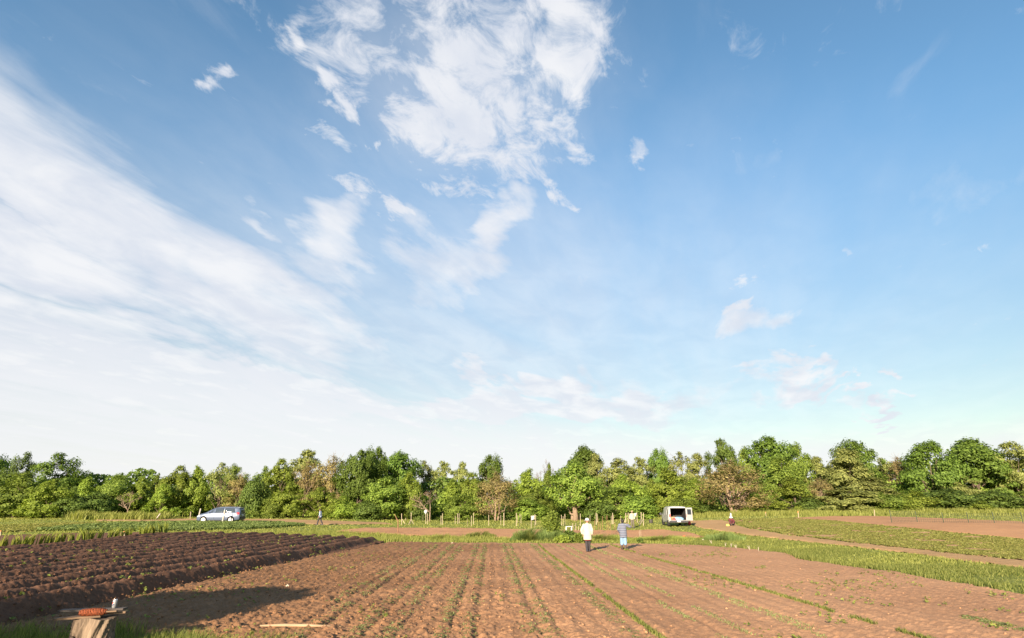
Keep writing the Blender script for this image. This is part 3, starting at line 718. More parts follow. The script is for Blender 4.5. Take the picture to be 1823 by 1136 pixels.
def trunk_proto(seed, C, mb, r0=0.22, fork=0.25, n_limb=12, twigs=0, lean=0.0, stems=1):
    r = np.random.default_rng(seed)
    order = r.permutation(len(C))
    tops = []
    for s in range(stems):
        bx_ = 0.0 if stems == 1 else (s - (stems - 1) / 2) * 0.55
        hz = 10 * r.uniform(0.55, 0.75)
        pts = branch_pts((bx_, 0, -0.3), (bx_ * 3.2 + r.normal(0, 0.2) + lean * hz, r.normal(0, 0.3), hz), r, 0.018, 7)
        rad = [r0 * (1.25 if i == 0 else 1.0) * (1 - 0.78 * i / 7) for i in range(8)]
        mb.tube(pts, rad, 8); tops.append((pts, rad))
    for j in range(min(n_limb, len(C))):
        c = C[order[j]]; pts, rad = tops[j % len(tops)]
        i = max(1, min(6, int(7 * max(fork, min(0.85, (c[2] / 10 - 0.18))) + r.uniform(-0.5, 0.5))))
        rr = rad[i] * r.uniform(0.45, 0.7)
        bp_ = branch_pts(pts[i], tuple(c), r, 0.04, 5, 0.05)
        mb.tube(bp_, [rr * (1 - 0.8 * q / 5) for q in range(6)], 6)
        for w_ in range(twigs):
            q = bp_[r.integers(2, 6)]; e = np.array(q) + r.normal(0, 1, 3) * (0.9, 0.9, 0.6) + (0, 0, 0.7)
            mb.tube(branch_pts(q, tuple(e), r, 0.06, 3), [0.030, 0.024, 0.017, 0.010], 4)
ov = lambda e=0.5, lo=0.35: (lambda t: max(lo * (1 - t), math.sin(math.pi * min(1, max(0.0, t * 0.86 + 0.14))) ** e))
dome = lambda t: math.sqrt(max(0, 1 - t ** 2.2)) * (0.80 + 0.2 * min(1, t * 4))
cone = lambda t: max(0.05, (1 - t) ** 0.75) * (0.75 + 0.25 * min(1, t * 5))
upr = lambda t: (0.55 + 0.45 * t) * math.sqrt(max(0.03, 1 - t ** 3))
PROTO = {}
def proto(key, leafkey, seed, form, nclump, nleaf, leaf, cr, base, bark=None, r0=0.2, n_limb=12, twigs=0, fork=0.25, fill=0.35, flat=0.75, jag=0.25, stems=1, lean=0.0):
    C, RD, (v, t, c) = crown_proto(seed, form, nclump, nleaf, leaf, cr, base, fill=fill, flat=flat, jag=jag, lean=lean)
    mb = MB(); trunk_proto(seed + 1, C, mb, r0, fork, n_limb, twigs, lean, stems)
    PROTO[key] = (mb.mesh('trunk', bark or M_BARK, True), tri_mesh('crown', v, t, LEAF[leafkey], False, c), float(np.percentile(v[:, 2], 99.7)), float(np.percentile(np.abs(v[:, 0] - lean * 5), 98)))
proto('maple1', 'maple', 1001, ov(0.6), 60, 15000, 0.23, 1.15, 0.16)
proto('maple2', 'maple', 1002, ov(0.75, 0.5), 70, 15000, 0.22, 1.0, 0.20, jag=0.4)
proto('maple3', 'maple', 1003, dome, 66, 15000, 0.24, 1.1, 0.10)
proto('maplelean', 'maple', 1004, ov(0.55), 70, 17000, 0.22, 1.05, 0.10, lean=-0.10, jag=0.1)
proto('bright1', 'bright', 1011, ov(0.6), 52, 11000, 0.23, 1.05, 0.12, jag=0.35)
proto('bright2', 'bright', 1012, dome, 56, 12000, 0.23, 1.05, 0.05, jag=0.35)
proto('bright3', 'bright', 1013, cone, 50, 10000, 0.23, 0.95, 0.06, jag=0.4)
proto('olive1', 'olive', 1021, ov(0.6), 60, 12000, 0.21, 1.0, 0.12, flat=0.55, jag=0.35)
proto('olive2', 'olive', 1022, dome, 60, 12000, 0.21, 1.05, 0.06, flat=0.5)
proto('airy', 'olive', 1023, upr, 34, 3600, 0.20, 0.75, 0.30, twigs=2, n_limb=18, jag=0.4)
proto('brown1', 'brown', 1031, dome, 66, 6200, 0.17, 1.05, 0.14, twigs=5, n_limb=26, r0=0.20, bark=M_BARKP, stems=2)
proto('brown2', 'brown', 1032, upr, 46, 5200, 0.18, 0.95, 0.18, twigs=5, n_limb=24, r0=0.18, bark=M_BARKP)
proto('mid1', 'mid', 1041, ov(0.6), 60, 13000, 0.22, 1.05, 0.10, jag=0.4)
proto('mid2', 'mid', 1042, dome, 62, 13000, 0.22, 1.1, 0.06, jag=0.3)
proto('mid3', 'mid', 1043, cone, 56, 12000, 0.22, 1.0, 0.05, jag=0.4)
proto('oak', 'mid', 1044, dome, 62, 11000, 0.22, 1.1, 0.26, bark=M_BARKP, r0=0.42, n_limb=14, fork=0.12, stems=2, jag=0.3)
proto('willow', 'maple', 1045, ov(0.6), 80, 13000, 0.21, 0.95, 0.15, jag=0.45, flat=0.65, lean=0.04, fill=0.6)
proto('shade1', 'maple', 1071, dome, 90, 9000, 0.30, 0.75, 0.84, n_limb=14, fork=0.6, jag=0.12, flat=0.5, fill=0.9)  # this and the next: crowns shaped for the shadows of the added unseen trees
proto('shade2', 'maple', 1072, ov(0.6), 60, 9000, 0.42, 1.3, 0.50, n_limb=14, fork=0.5, jag=0.15)
proto('shrub1', 'dark', 1051, dome, 50, 9000, 0.34, 1.5, 0.0, r0=0.12, n_limb=6)
proto('shrub2', 'mid', 1052, dome, 46, 8000, 0.34, 1.5, 0.0, r0=0.12, n_limb=6, jag=0.4)
proto('shrub3', 'bright', 1053, dome, 44, 7500, 0.34, 1.4, 0.0, r0=0.12, n_limb=6, jag=0.4)
proto('shrub4', 'olive', 1054, dome, 46, 8000, 0.32, 1.4, 0.0, r0=0.12, n_limb=6, flat=0.55)
def bare_mesh(seed, depth=5, spread=0.62, bark=None):
    r = np.random.default_rng(seed); mb = MB()
    def grow(p, d, L, rad, k):
        e = p + d * L
        mid = p + d * L * 0.5 + r.normal(0, 0.04 * L, 3)
        mb.tube([tuple(p), tuple(mid), tuple(e)], [rad, rad * 0.85, rad * 0.68], 6 if k > 2 else 4)
        if k == 0: return
        for _ in range(3 if k > 1 else 4):
            nd = d + r.normal(0, spread, 3); nd[2] = abs(nd[2]) * 0.7 + 0.12; nd /= np.linalg.norm(nd)
            grow(e, nd, L * r.uniform(0.62, 0.82), rad * 0.60, k - 1)
    grow(np.array([0, 0, -0.2]), np.array([0.05, 0, 1.0]), 2.4, 0.20, depth)
    me = mb.mesh('trunk', bark or M_BARKP, True)
    z = np.array([q[2] for q in mb.v]); x = np.array([q[0] for q in mb.v])
    return me, float(z.max()), float(np.percentile(np.abs(x), 98))
BARE = [bare_mesh(1061), bare_mesh(1062, 5, 0.35, M_BARK)]
def tree(name, key, px, top, wpx, Y, label, group=None, rz=None, foot=None):
    """a tree at distance Y whose top and width match the photograph's"""
    base = at(px, 918, Y); z0 = float(T(base.x, Y)) - 0.05
    zt = at(px, top, Y).z; D = Y * CP
    X0 = at(px, 0.5 * (top + 918), Y).x
    me_t, me_c, Hm, Wm = PROTO[key]
    h = (zt - z0) / Hm; wd = (wpx / F * D) / (2 * Wm)
    root = empty(name, (X0, Y, z0), random.uniform(0, 6.28) if rz is None else rz)
    root.scale = (wd, wd, h)
    link(bpy.data.objects.new('trunk', me_t), root)
    link(bpy.data.objects.new('crown', me_c), root)
    return tag(root, label, 'shrub' if name == 'shrub' else 'tree', group or ('shrubs under the trees' if name == 'shrub' else 'trees along the back of the fields'))
TREES = [
 # left end
 ('tree', 'maple2', -35, 800, 90, 104, 'dark green tree cut by the left edge of the picture'),
 ('tree', 'willow', 33, 806, 56, 101, 'narrow dark tree second from the left edge'),
 ('tree', 'willow', 100, 808, 96, 99, 'wide wind-leaning dark green tree above the left bushes'),
 ('tree', 'mid2', 35, 842, 105, 88, 'large olive green bushy tree at the left end'),
 ('tree', 'bright2', 88, 854, 84, 86, 'yellowish green bushy tree below the wind-leaning tree'),
 ('tree', 'mid1', -50, 842, 120, 88, 'green bushy tree past the left edge of the picture'),
 ('tree', 'bright3', 152, 850, 58, 94, 'pale green tree where the treeline dips at left'),
 ('tree', 'mid1', 205, 844, 66, 94, 'mid green tree behind the small bare tree'),
 ('tree', 'bright1', 248, 851, 50, 95, 'yellow green tree right of the small bare tree'),
 ('tree', 'mid3', 275, 846, 52, 98, 'green pointed tree with round neighbour left of the minivan'),
 ('tree', 'bright1', 315, 830, 62, 92, 'tall bright green tree left of the minivan hood'),
 ('tree', 'bright2', 347, 831, 54, 93, 'bright green tree straight above the minivan hood'),
 ('tree', 'bright3', 290, 862, 58, 88, 'low yellow green tree left of the minivan'),
 ('tree', 'airy', 392, 824, 44, 91, 'thin tree with pale trunk rising behind the minivan roof'),
 ('tree', 'mid1', 412, 828, 46, 97, 'green tree right behind the thin pale trunk'),
 ('tree', 'brown2', 424, 845, 50, 92, 'brownish budding tree behind the minivan tailgate'),
 ('tree', 'shrub1', 452, 848, 50, 88, 'dark green dense tree just right of the minivan'),
 ('tree', 'mid3', 468, 832, 60, 98, 'green tree behind the dark one right of minivan'),
 # centre left
 ('tree', 'bright1', 497, 818, 62, 95, 'bright green tree left of the tall olive crown'),
 ('tree', 'olive1', 545, 802, 92, 102, 'tall olive crown standing above the brown budding trees'),
 ('tree', 'brown2', 545, 822, 50, 93, 'slim brown budding tree under the olive crown'),
 ('tree', 'brown2', 590, 812, 64, 94, 'tall reddish brown budding tree above the walking man'),
 ('tree', 'bright2', 515, 858, 66, 86, 'low bright green tree left of the walking man'),
 ('tree', 'bright1', 570, 868, 64, 86, 'low yellow green tree behind the walking man'),
 ('tree', 'maple2', 640, 803, 76, 92, 'big bright maple right of the brown budding trees'),
 ('tree', 'maple1', 668, 797, 66, 97, 'tallest maple in the left half of the treeline'),
 ('tree', 'maple3', 708, 806, 66, 98, 'dark rounded maple right of the tallest maple'),
 ('tree', 'mid1', 690, 850, 90, 88, 'green leafy tree below the tallest maple'),
 ('tree', 'bright1', 727, 842, 54, 90, 'light green tree left of the bare branched tree'),
 ('tree', 'airy', 753, 820, 40, 106, 'thin airy tree showing sky between its branches'),
 ('tree', 'olive2', 787, 822, 48, 105, 'olive rounded crown right of the airy tree'),
 ('tree', 'olive1', 823, 823, 46, 104, 'dull olive crown left of the bright round maple'),
 ('tree', 'maple1', 873, 811, 60, 103, 'bright round maple crown above the brown round tree'),
 ('tree', 'bright3', 805, 856, 70, 95, 'yellow green tree behind the fence stakes'),
 ('tree', 'bright1', 838, 842, 48, 97, 'yellow green tree left of the brown round tree'),
 ('tree', 'mid2', 820, 880, 70, 87, 'low leafy green tree hanging over the garden stakes'),
 ('tree', 'brown1', 884, 842, 98, 87, 'round brown budding tree behind the garden stakes'),
 # centre
 ('tree', 'bright2', 940, 836, 66, 95, 'bright green tree right of the brown round tree'),
 ('tree', 'mid1', 960, 870, 70, 91, 'green tree low beside the thick trunked tree'),
 ('tree', 'mid3', 978, 827, 36, 100, 'small green top in front of the bare twigs'),
 ('tree', 'maple3', 1042, 796, 66, 106, 'dark maple crown rising over the thick trunked tree'),
 ('tree', 'olive1', 1062, 808, 66, 102, 'olive crown in front of the dark maple'),
 ('tree', 'oak', 1022, 824, 112, 87, 'wide green tree with thick pale forked trunk'),
 ('tree', 'olive2', 1102, 817, 66, 99, 'olive green tree right of the thick trunked tree'),
 ('tree', 'bright1', 1112, 845, 66, 92, 'light green tree above the striped jacket person'),
 ('tree', 'olive2', 1140, 815, 54, 101, 'grey green crown left of the small dark crown'),
 ('tree', 'maple1', 1174, 800, 52, 104, 'small dark green crown left of the white van'),
 ('tree', 'airy', 1216, 805, 48, 104, 'pale airy crown above the white van'),
 ('tree', 'bright2', 1188, 834, 84, 93, 'broad yellow green tree behind the white van'),
 ('tree', 'mid2', 1096, 868, 90, 88, 'green leafy tree behind the wooden braces'),
 ('tree', 'shrub2', 1130, 880, 80, 86, 'low green bushy tree left of the white van'),
 ('tree', 'olive1', 1246, 808, 56, 101, 'olive crown right of the pale airy crown'),
 # centre right
 ('tree', 'maple2', 1289, 783, 58, 103, 'tall dark crown left of the highest right hand maple'),
 ('tree', 'mid1', 1332, 797, 52, 104, 'mid green crown between two dark maples'),
 ('tree', 'brown1', 1304, 822, 158, 86, 'broad brown budding tree with leaning pale trunks'),
 ('tree', 'bright2', 1238, 852, 70, 92, 'yellow green tree between van and broad brown tree'),
 ('tree', 'maple3', 1372, 779, 76, 101, 'highest dark maple right of the broad brown tree'),
 ('tree', 'mid1', 1426, 790, 60, 100, 'green maple beside the highest dark maple'),
 ('tree', 'mid2', 1392, 815, 74, 95, 'mid green tree below the highest dark maple'),
 ('tree', 'olive1', 1460, 814, 56, 99, 'olive tree filling the gap between two maples'),
 ('tree', 'maple1', 1525, 785, 98, 100, 'green maple crown above the drooping olive tree'),
 ('tree', 'olive2', 1512, 799, 92, 94, 'tall drooping olive tree in front of green maple'),
 ('tree', 'olive2', 1556, 850, 84, 90, 'low drooping olive tree at the foot of the taller one'),
 ('tree', 'airy', 1578, 815, 44, 103, 'small thin grey green tree in the right hand gap'),
 ('tree', 'brown2', 1606, 814, 48, 99, 'brown tree tucked behind the dense oval tree'),
 ('tree', 'maplelean', 1652, 788, 96, 93, 'dense oval dark green tree leaning left'),
 ('tree', 'maple3', 1738, 783, 102, 97, 'wide dark spreading tree right of the dense oval'),
 ('tree', 'olive1', 1812, 788, 92, 94, 'tall olive tree at the right edge'),
 ('tree', 'olive2', 1708, 846, 76, 90, 'low olive tree under the wide dark spreading tree'),
 ('tree', 'maple1', 1880, 785, 110, 95, 'dark tree cut off past the right edge'),
 ('tree', 'bright3', 1412, 850, 92, 87, 'yellowish tree right of the broad brown tree'),
 ('tree', 'brown2', 1462, 853, 56, 89, 'brownish thin tree beside the yellowish one'),
 # shrubs at the foot
 ('shrub', 'shrub4', 1508, 868, 92, 85, 'grey green shrub under the drooping olive trees'),
 ('shrub', 'shrub2', 1575, 878, 90, 84, 'green shrub left of the dense oval tree foot'),
 ('shrub', 'shrub3', 1632, 874, 70, 83, 'yellow green shrub at the dense oval tree foot'),
 ('shrub', 'shrub1', 1690, 870, 96, 83, 'dark shrub right of the dense oval tree foot'),
 ('shrub', 'shrub1', 1768, 874, 84, 83, 'dark shrub below the wide spreading tree'),
 ('shrub', 'shrub3', 1745, 891, 50, 80, 'small bright yellow green shrub near the right edge'),
 ('shrub', 'shrub2', 1840, 872, 80, 86, 'green shrub at the right picture edge'),
 ('shrub', 'shrub1', 130, 882, 60, 87, 'dark round shrub below the dip in the treeline'),
 ('shrub', 'shrub1', 172, 876, 60, 89, 'dark shrub left of the small bare tree'),
 ('shrub', 'shrub2', 482, 886, 50, 85, 'green shrub right of the dark tree by the minivan'),
 ('shrub', 'shrub3', 612, 884, 60, 86, 'yellow green shrub right of the walking man'),
 ('shrub', 'shrub1', 655, 890, 60, 86, 'dark green shrub under the big bright maple'),
 ('shrub', 'shrub1', 745, 885, 50, 89, 'dark shrub behind the bare branched tree'),
 ('shrub', 'shrub2', 940, 888, 64, 87, 'leafy green shrub behind the white bag stake'),
 ('shrub', 'shrub1', 1065, 886, 60, 86, 'dark shrub right of the thick forked trunk'),
 ('shrub', 'shrub2', 1215, 886, 60, 88, 'green shrub behind the open van door'),
 ('shrub', 'shrub1', 1255, 892, 50, 90, 'dark shrub left of the leaning pale trunks'),
 ('shrub', 'shrub1', 1360, 890, 60, 90, 'dark shrub right of the leaning pale trunks'),
 ('shrub', 'shrub3', 1330, 872, 56, 88, 'yellow green shrub among the leaning pale trunks'),
 ('shrub', 'shrub1', 1440, 884, 60, 86, 'dark green shrub under the brownish thin tree'),
]
for nm, key, px, top, wpx, Yd, label in TREES: tree(nm, key, px, top, wpx, Yd, label)
def bare(px, top, Y, i, label, wpx):
    base = at(px, 918, Y); z0 = float(T(base.x, Y)) - 0.05
    me, Hm, Wm = BARE[i]
    root = empty('bare_tree', (base.x, Y, z0), random.uniform(0, 6))
    wd = wpx / F * Y * CP / (2 * Wm); root.scale = (wd, wd, (at(px, top, Y).z - z0) / Hm)
    link(bpy.data.objects.new('branches', me), root)
    tag(root, label, 'tree', 'trees along the back of the fields')
bare(226, 874, 84, 0, 'small bare pale branched tree near the tall grass', 40)
bare(765, 872, 82, 0, 'small bare grey branched tree behind the round white bag', 56)
bare(975, 816, 104, 1, 'leafless grey twigs reaching above the treeline', 44)
# dark undergrowth that closes the wood behind the trunks
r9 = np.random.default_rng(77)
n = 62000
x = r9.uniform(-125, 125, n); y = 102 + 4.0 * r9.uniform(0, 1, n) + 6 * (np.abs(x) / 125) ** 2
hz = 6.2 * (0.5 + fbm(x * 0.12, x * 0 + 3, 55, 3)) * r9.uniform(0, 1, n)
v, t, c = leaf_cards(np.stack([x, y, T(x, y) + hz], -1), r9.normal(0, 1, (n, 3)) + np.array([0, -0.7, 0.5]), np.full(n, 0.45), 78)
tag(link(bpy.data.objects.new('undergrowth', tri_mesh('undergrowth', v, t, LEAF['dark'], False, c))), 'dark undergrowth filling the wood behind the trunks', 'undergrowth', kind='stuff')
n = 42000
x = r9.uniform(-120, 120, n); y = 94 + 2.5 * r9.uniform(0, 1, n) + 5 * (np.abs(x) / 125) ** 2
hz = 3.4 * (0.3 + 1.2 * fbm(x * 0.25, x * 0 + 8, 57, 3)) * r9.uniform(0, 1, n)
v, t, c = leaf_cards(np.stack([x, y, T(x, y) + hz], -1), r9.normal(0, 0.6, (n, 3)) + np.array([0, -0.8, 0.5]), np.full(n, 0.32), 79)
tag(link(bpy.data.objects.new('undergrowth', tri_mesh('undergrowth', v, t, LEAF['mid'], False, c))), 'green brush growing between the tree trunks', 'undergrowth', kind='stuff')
# two added unseen trees behind the camera, shaped to cast the lower left shadow
def shade_blocker(x, y, h, wdt, key, label):
    me_t, me_c, Hm, Wm = PROTO[key]
    root = empty('tree', (x, y, 0), 1.3); root.scale = (wdt / (2 * Wm), wdt / (2 * Wm), h / Hm)
    link(bpy.data.objects.new('trunk', me_t), root); link(bpy.data.objects.new('crown', me_c), root)
    tag(root, label, 'tree')
#added shade blockers
sd = Vector((math.sin(R(SUN_AZ)), math.cos(R(SUN_AZ))))
def shade_at(sx_, sy_, dist, h, wdt, key, label, frac=0.6):
    """stand an added unseen tree so that its crown's shadow is centred on (sx_, sy_)"""
    d = h * frac / math.tan(R(SUN_EL))
    shade_blocker(sx_ - sd.x * d, sy_ - sd.y * d, h, wdt, key, label)
shade_at(-7.7, 16.0, 0, 6.2, 4.6, 'shade1', 'unseen stand-in tree added behind the camera to shade the soil', 0.90)
shade_at(-10.05, 11.6, 0, 6.0, 4.2, 'shade2', 'unseen stand-in tree added behind the camera to shade the stump side', 0.77)
# leafy bush on the grass strip
c0 = gp(980, 960)
me_t, me_c, Hm, Wm = PROTO['bright2']
def small_bush(px, py, top, wpx, key, label, Yo=0.0, nleaf=900, leaf=0.13):
    c = gp(px, py); D = c.y * CP; zt = at(px, top, c.y).z; h = zt - c.z; wd = wpx / F * D
    r = np.random.default_rng(int(px))
    k = nleaf; cl = r.normal(0, 1, (26, 3)); cl /= np.linalg.norm(cl, axis=1, keepdims=True); cl *= r.uniform(0.3, 1, (26, 1)) ** 0.5
    P = cl[r.integers(0, 26, k)] * np.array([wd * 0.36, wd * 0.3, h * 0.42]) + np.array([0, 0, h * 0.5]) + r.normal(0, 1, (k, 3)) * np.array([wd, wd, h]) * 0.075
    P[:, 2] = np.abs(P[:, 2])
    v, t, col = leaf_cards(P, r.normal(0, 0.6, (k, 3)) + np.array([0, -0.4, 0.6]), np.full(k, leaf), 5)
    root = empty('bush', tuple(c))
    link(bpy.data.objects.new('foliage', tri_mesh('foliage', v, t, LEAF[key], False, col)), root)
    mb = MB()
    for q in range(7): mb.tube([(r.normal(0, .08), r.normal(0, .08), -0.05), tuple(cl[q] * (wd * .2, wd * .2, h * .2) + (0, 0, h * .35)), tuple(cl[q] * (wd * .36, wd * .3, h * .4) + (0, 0, h * .5))], [0.022, 0.016, 0.008], 5)
    mb.build('stems', M_BARK, root)
    return tag(root, label, 'bush')
small_bush(981, 961, 908, 36, 'mid', 'tall leafy green bush standing on the grass strip', nleaf=5200, leaf=0.14)
small_bush(1013, 966, 944, 32, 'dark', 'dark green low bush below the white stool', nleaf=1700, leaf=0.12)
small_bush(1003, 967, 953, 34, 'bright', 'low yellow green bush left of the cream jacket person', nleaf=1500, leaf=0.11)
small_bush(1034, 967, 948, 26, 'mid', 'low green bush behind the cream jacket person', nleaf=1200, leaf=0.11)
small_bush(1140, 968, 958, 12, 'dark', 'small dark weed bush at the striped jacket shadow', nleaf=600, leaf=0.1)
# ------------------------------------------------------------------ vehicles
def hull(stations, npts=None):
    """closed loft: each station is (x, [(y, z) of the half outline from the bottom centre to the top centre])"""
    V = []; Fc = []
    n = len(stations[0][1])
    for x, half in stations:
        ring = [(y, z) for y, z in half] + [(-y, z) for y, z in reversed(half[1:-1])]
        V += [(x, y, z) for y, z in ring]
    m = 2 * n - 2
    for i in range(len(stations) - 1):
        for k in range(m): Fc.append((i * m + (k + 1) % m, (i + 1) * m + (k + 1) % m, (i + 1) * m + k, i * m + k))
    Fc.append(tuple(reversed(range(m)))); Fc.append(tuple((len(stations) - 1) * m + k for k in range(m)))
    return V, Fc
def bool_cut(o, cutters, op='DIFFERENCE'):
    for c in cutters:
        md = o.modifiers.new('cut', 'BOOLEAN'); md.operation = op; md.solver = 'EXACT'; md.object = c
        try: md.material_mode = 'TRANSFER'
        except Exception: pass
    bpy.context.view_layer.update()
    dg = bpy.context.evaluated_depsgraph_get(); dg.update()
    me = bpy.data.meshes.new_from_object(o.evaluated_get(dg))
    o.modifiers.clear(); o.data = me
    for c in cutters: bpy.data.objects.remove(c)
    return o
def decal(bv, axis, quad, off, name, material, parent, nu=8, nv=5, thick=0.006, to=None):
    """a thin curved panel laid on the body: quad corners in the plane across axis"""
    V = []
    axis = Vector(axis)
    for j in range(nv + 1):
        for i in range(nu + 1):
            u, w_ = i / nu, j / nv
            p = quad[0].lerp(quad[1], u).lerp(quad[3].lerp(quad[2], u), w_)
            hit = bv.ray_cast(p + axis * 4, -axis)
            q = hit[0] if hit[0] is not None else p
            V.append(q + axis * off)
    k = len(V); W = [q - axis * thick for q in V]; Fc = []
    for j in range(nv):
        for i in range(nu):
            a = j * (nu + 1) + i; Fc.append((a, a + 1, a + nu + 2, a + nu + 1)); Fc.append((k + a + nu + 1, k + a + nu + 2, k + a + 1, k + a))
    bd = [i for i in range(nu + 1)] + [(j + 1) * (nu + 1) - 1 for j in range(1, nv + 1)] + [nv * (nu + 1) + i for i in range(nu - 1, -1, -1)] + [j * (nu + 1) for j in range(nv - 1, 0, -1)]
    for a, b in zip(bd, bd[1:] + bd[:1]): Fc.append((b, a, k + a, k + b))
    return MB().add(V + W, Fc).build(name, material, parent, True)
M_TYRE = mat('tyre_rubber', (0.018, 0.018, 0.018), 0.85, 0.2)
M_RIM = mat('alloy_rim', (0.62, 0.62, 0.60), 0.3, 0.05, metal=0.7)
M_GLASS = mat('dark_car_glass', (0.035, 0.045, 0.055), 0.06, 0.05, spec=0.9)
M_SILVER = mat('silver_blue_paint', (0.095, 0.12, 0.175), 0.32, 0.04, metal=0.3, coat=0.6)
M_VANW = mat('white_van_paint', (0.36, 0.36, 0.35), 0.35, 0.06, coat=0.5)
M_DARKP = mat('dark_trim', (0.03, 0.03, 0.035), 0.5, 0.2)
M_BLACKI = mat('dark_interior', (0.025, 0.023, 0.022), 0.9, 0.3)
M_RED = mat('red_lamp', (0.55, 0.02, 0.02), 0.25, 0.1)
M_LAMP = mat('clear_lamp', (0.75, 0.76, 0.74), 0.15, 0.05)
M_PLATE = mat('plate_white', (0.7, 0.7, 0.68), 0.5, 0.05)
def wheel(parent, x, y, rad, side, wid=0.21):
    """tyre with its rim, standing at (x, y)"""
    m = Matrix.Rotation(R(90), 3, 'X')
    tyre = MB().lathe([(rad * 0.62, -wid / 2), (rad * 0.93, -wid / 2), (rad, -wid * 0.32), (rad, wid * 0.32), (rad * 0.93, wid / 2), (rad * 0.62, wid / 2), (rad * 0.60, wid * 0.2), (rad * 0.60, -wid * 0.2)], 28, (x, y, rad), m)
    w_ = smart(tyre.build('wheel', M_TYRE, parent), 50)
    rm = MB().lathe([(rad * 0.63, -wid * 0.30), (rad * 0.63, wid * 0.30)], 28, (x, y, rad), m)
    rim = rm.build('rim', M_DARKP, w_)
    sp = MB()
    yy = y + side * wid * 0.40
    sp.lathe([(rad * 0.15, -0.03), (rad * 0.15, 0.03)], 12, (x, yy, rad), m)
    for q in range(7):
        a = 2 * math.pi * q / 7
        mm = Matrix.Rotation(a, 3, 'Y')
        sp.box(Vector((x, yy, rad)) + mm @ Vector((rad * 0.36, 0, 0)), (rad * 0.56, 0.05, rad * 0.17), mm)
    ring = [(rad * 0.56, -0.03), (rad * 0.645, -0.03), (rad * 0.645, 0.035), (rad * 0.56, 0.035), (rad * 0.56, -0.03)]
    sp.lathe(ring, 28, (x, yy, rad), m)
    sp.build('spokes', M_RIM, w_)
    return w_
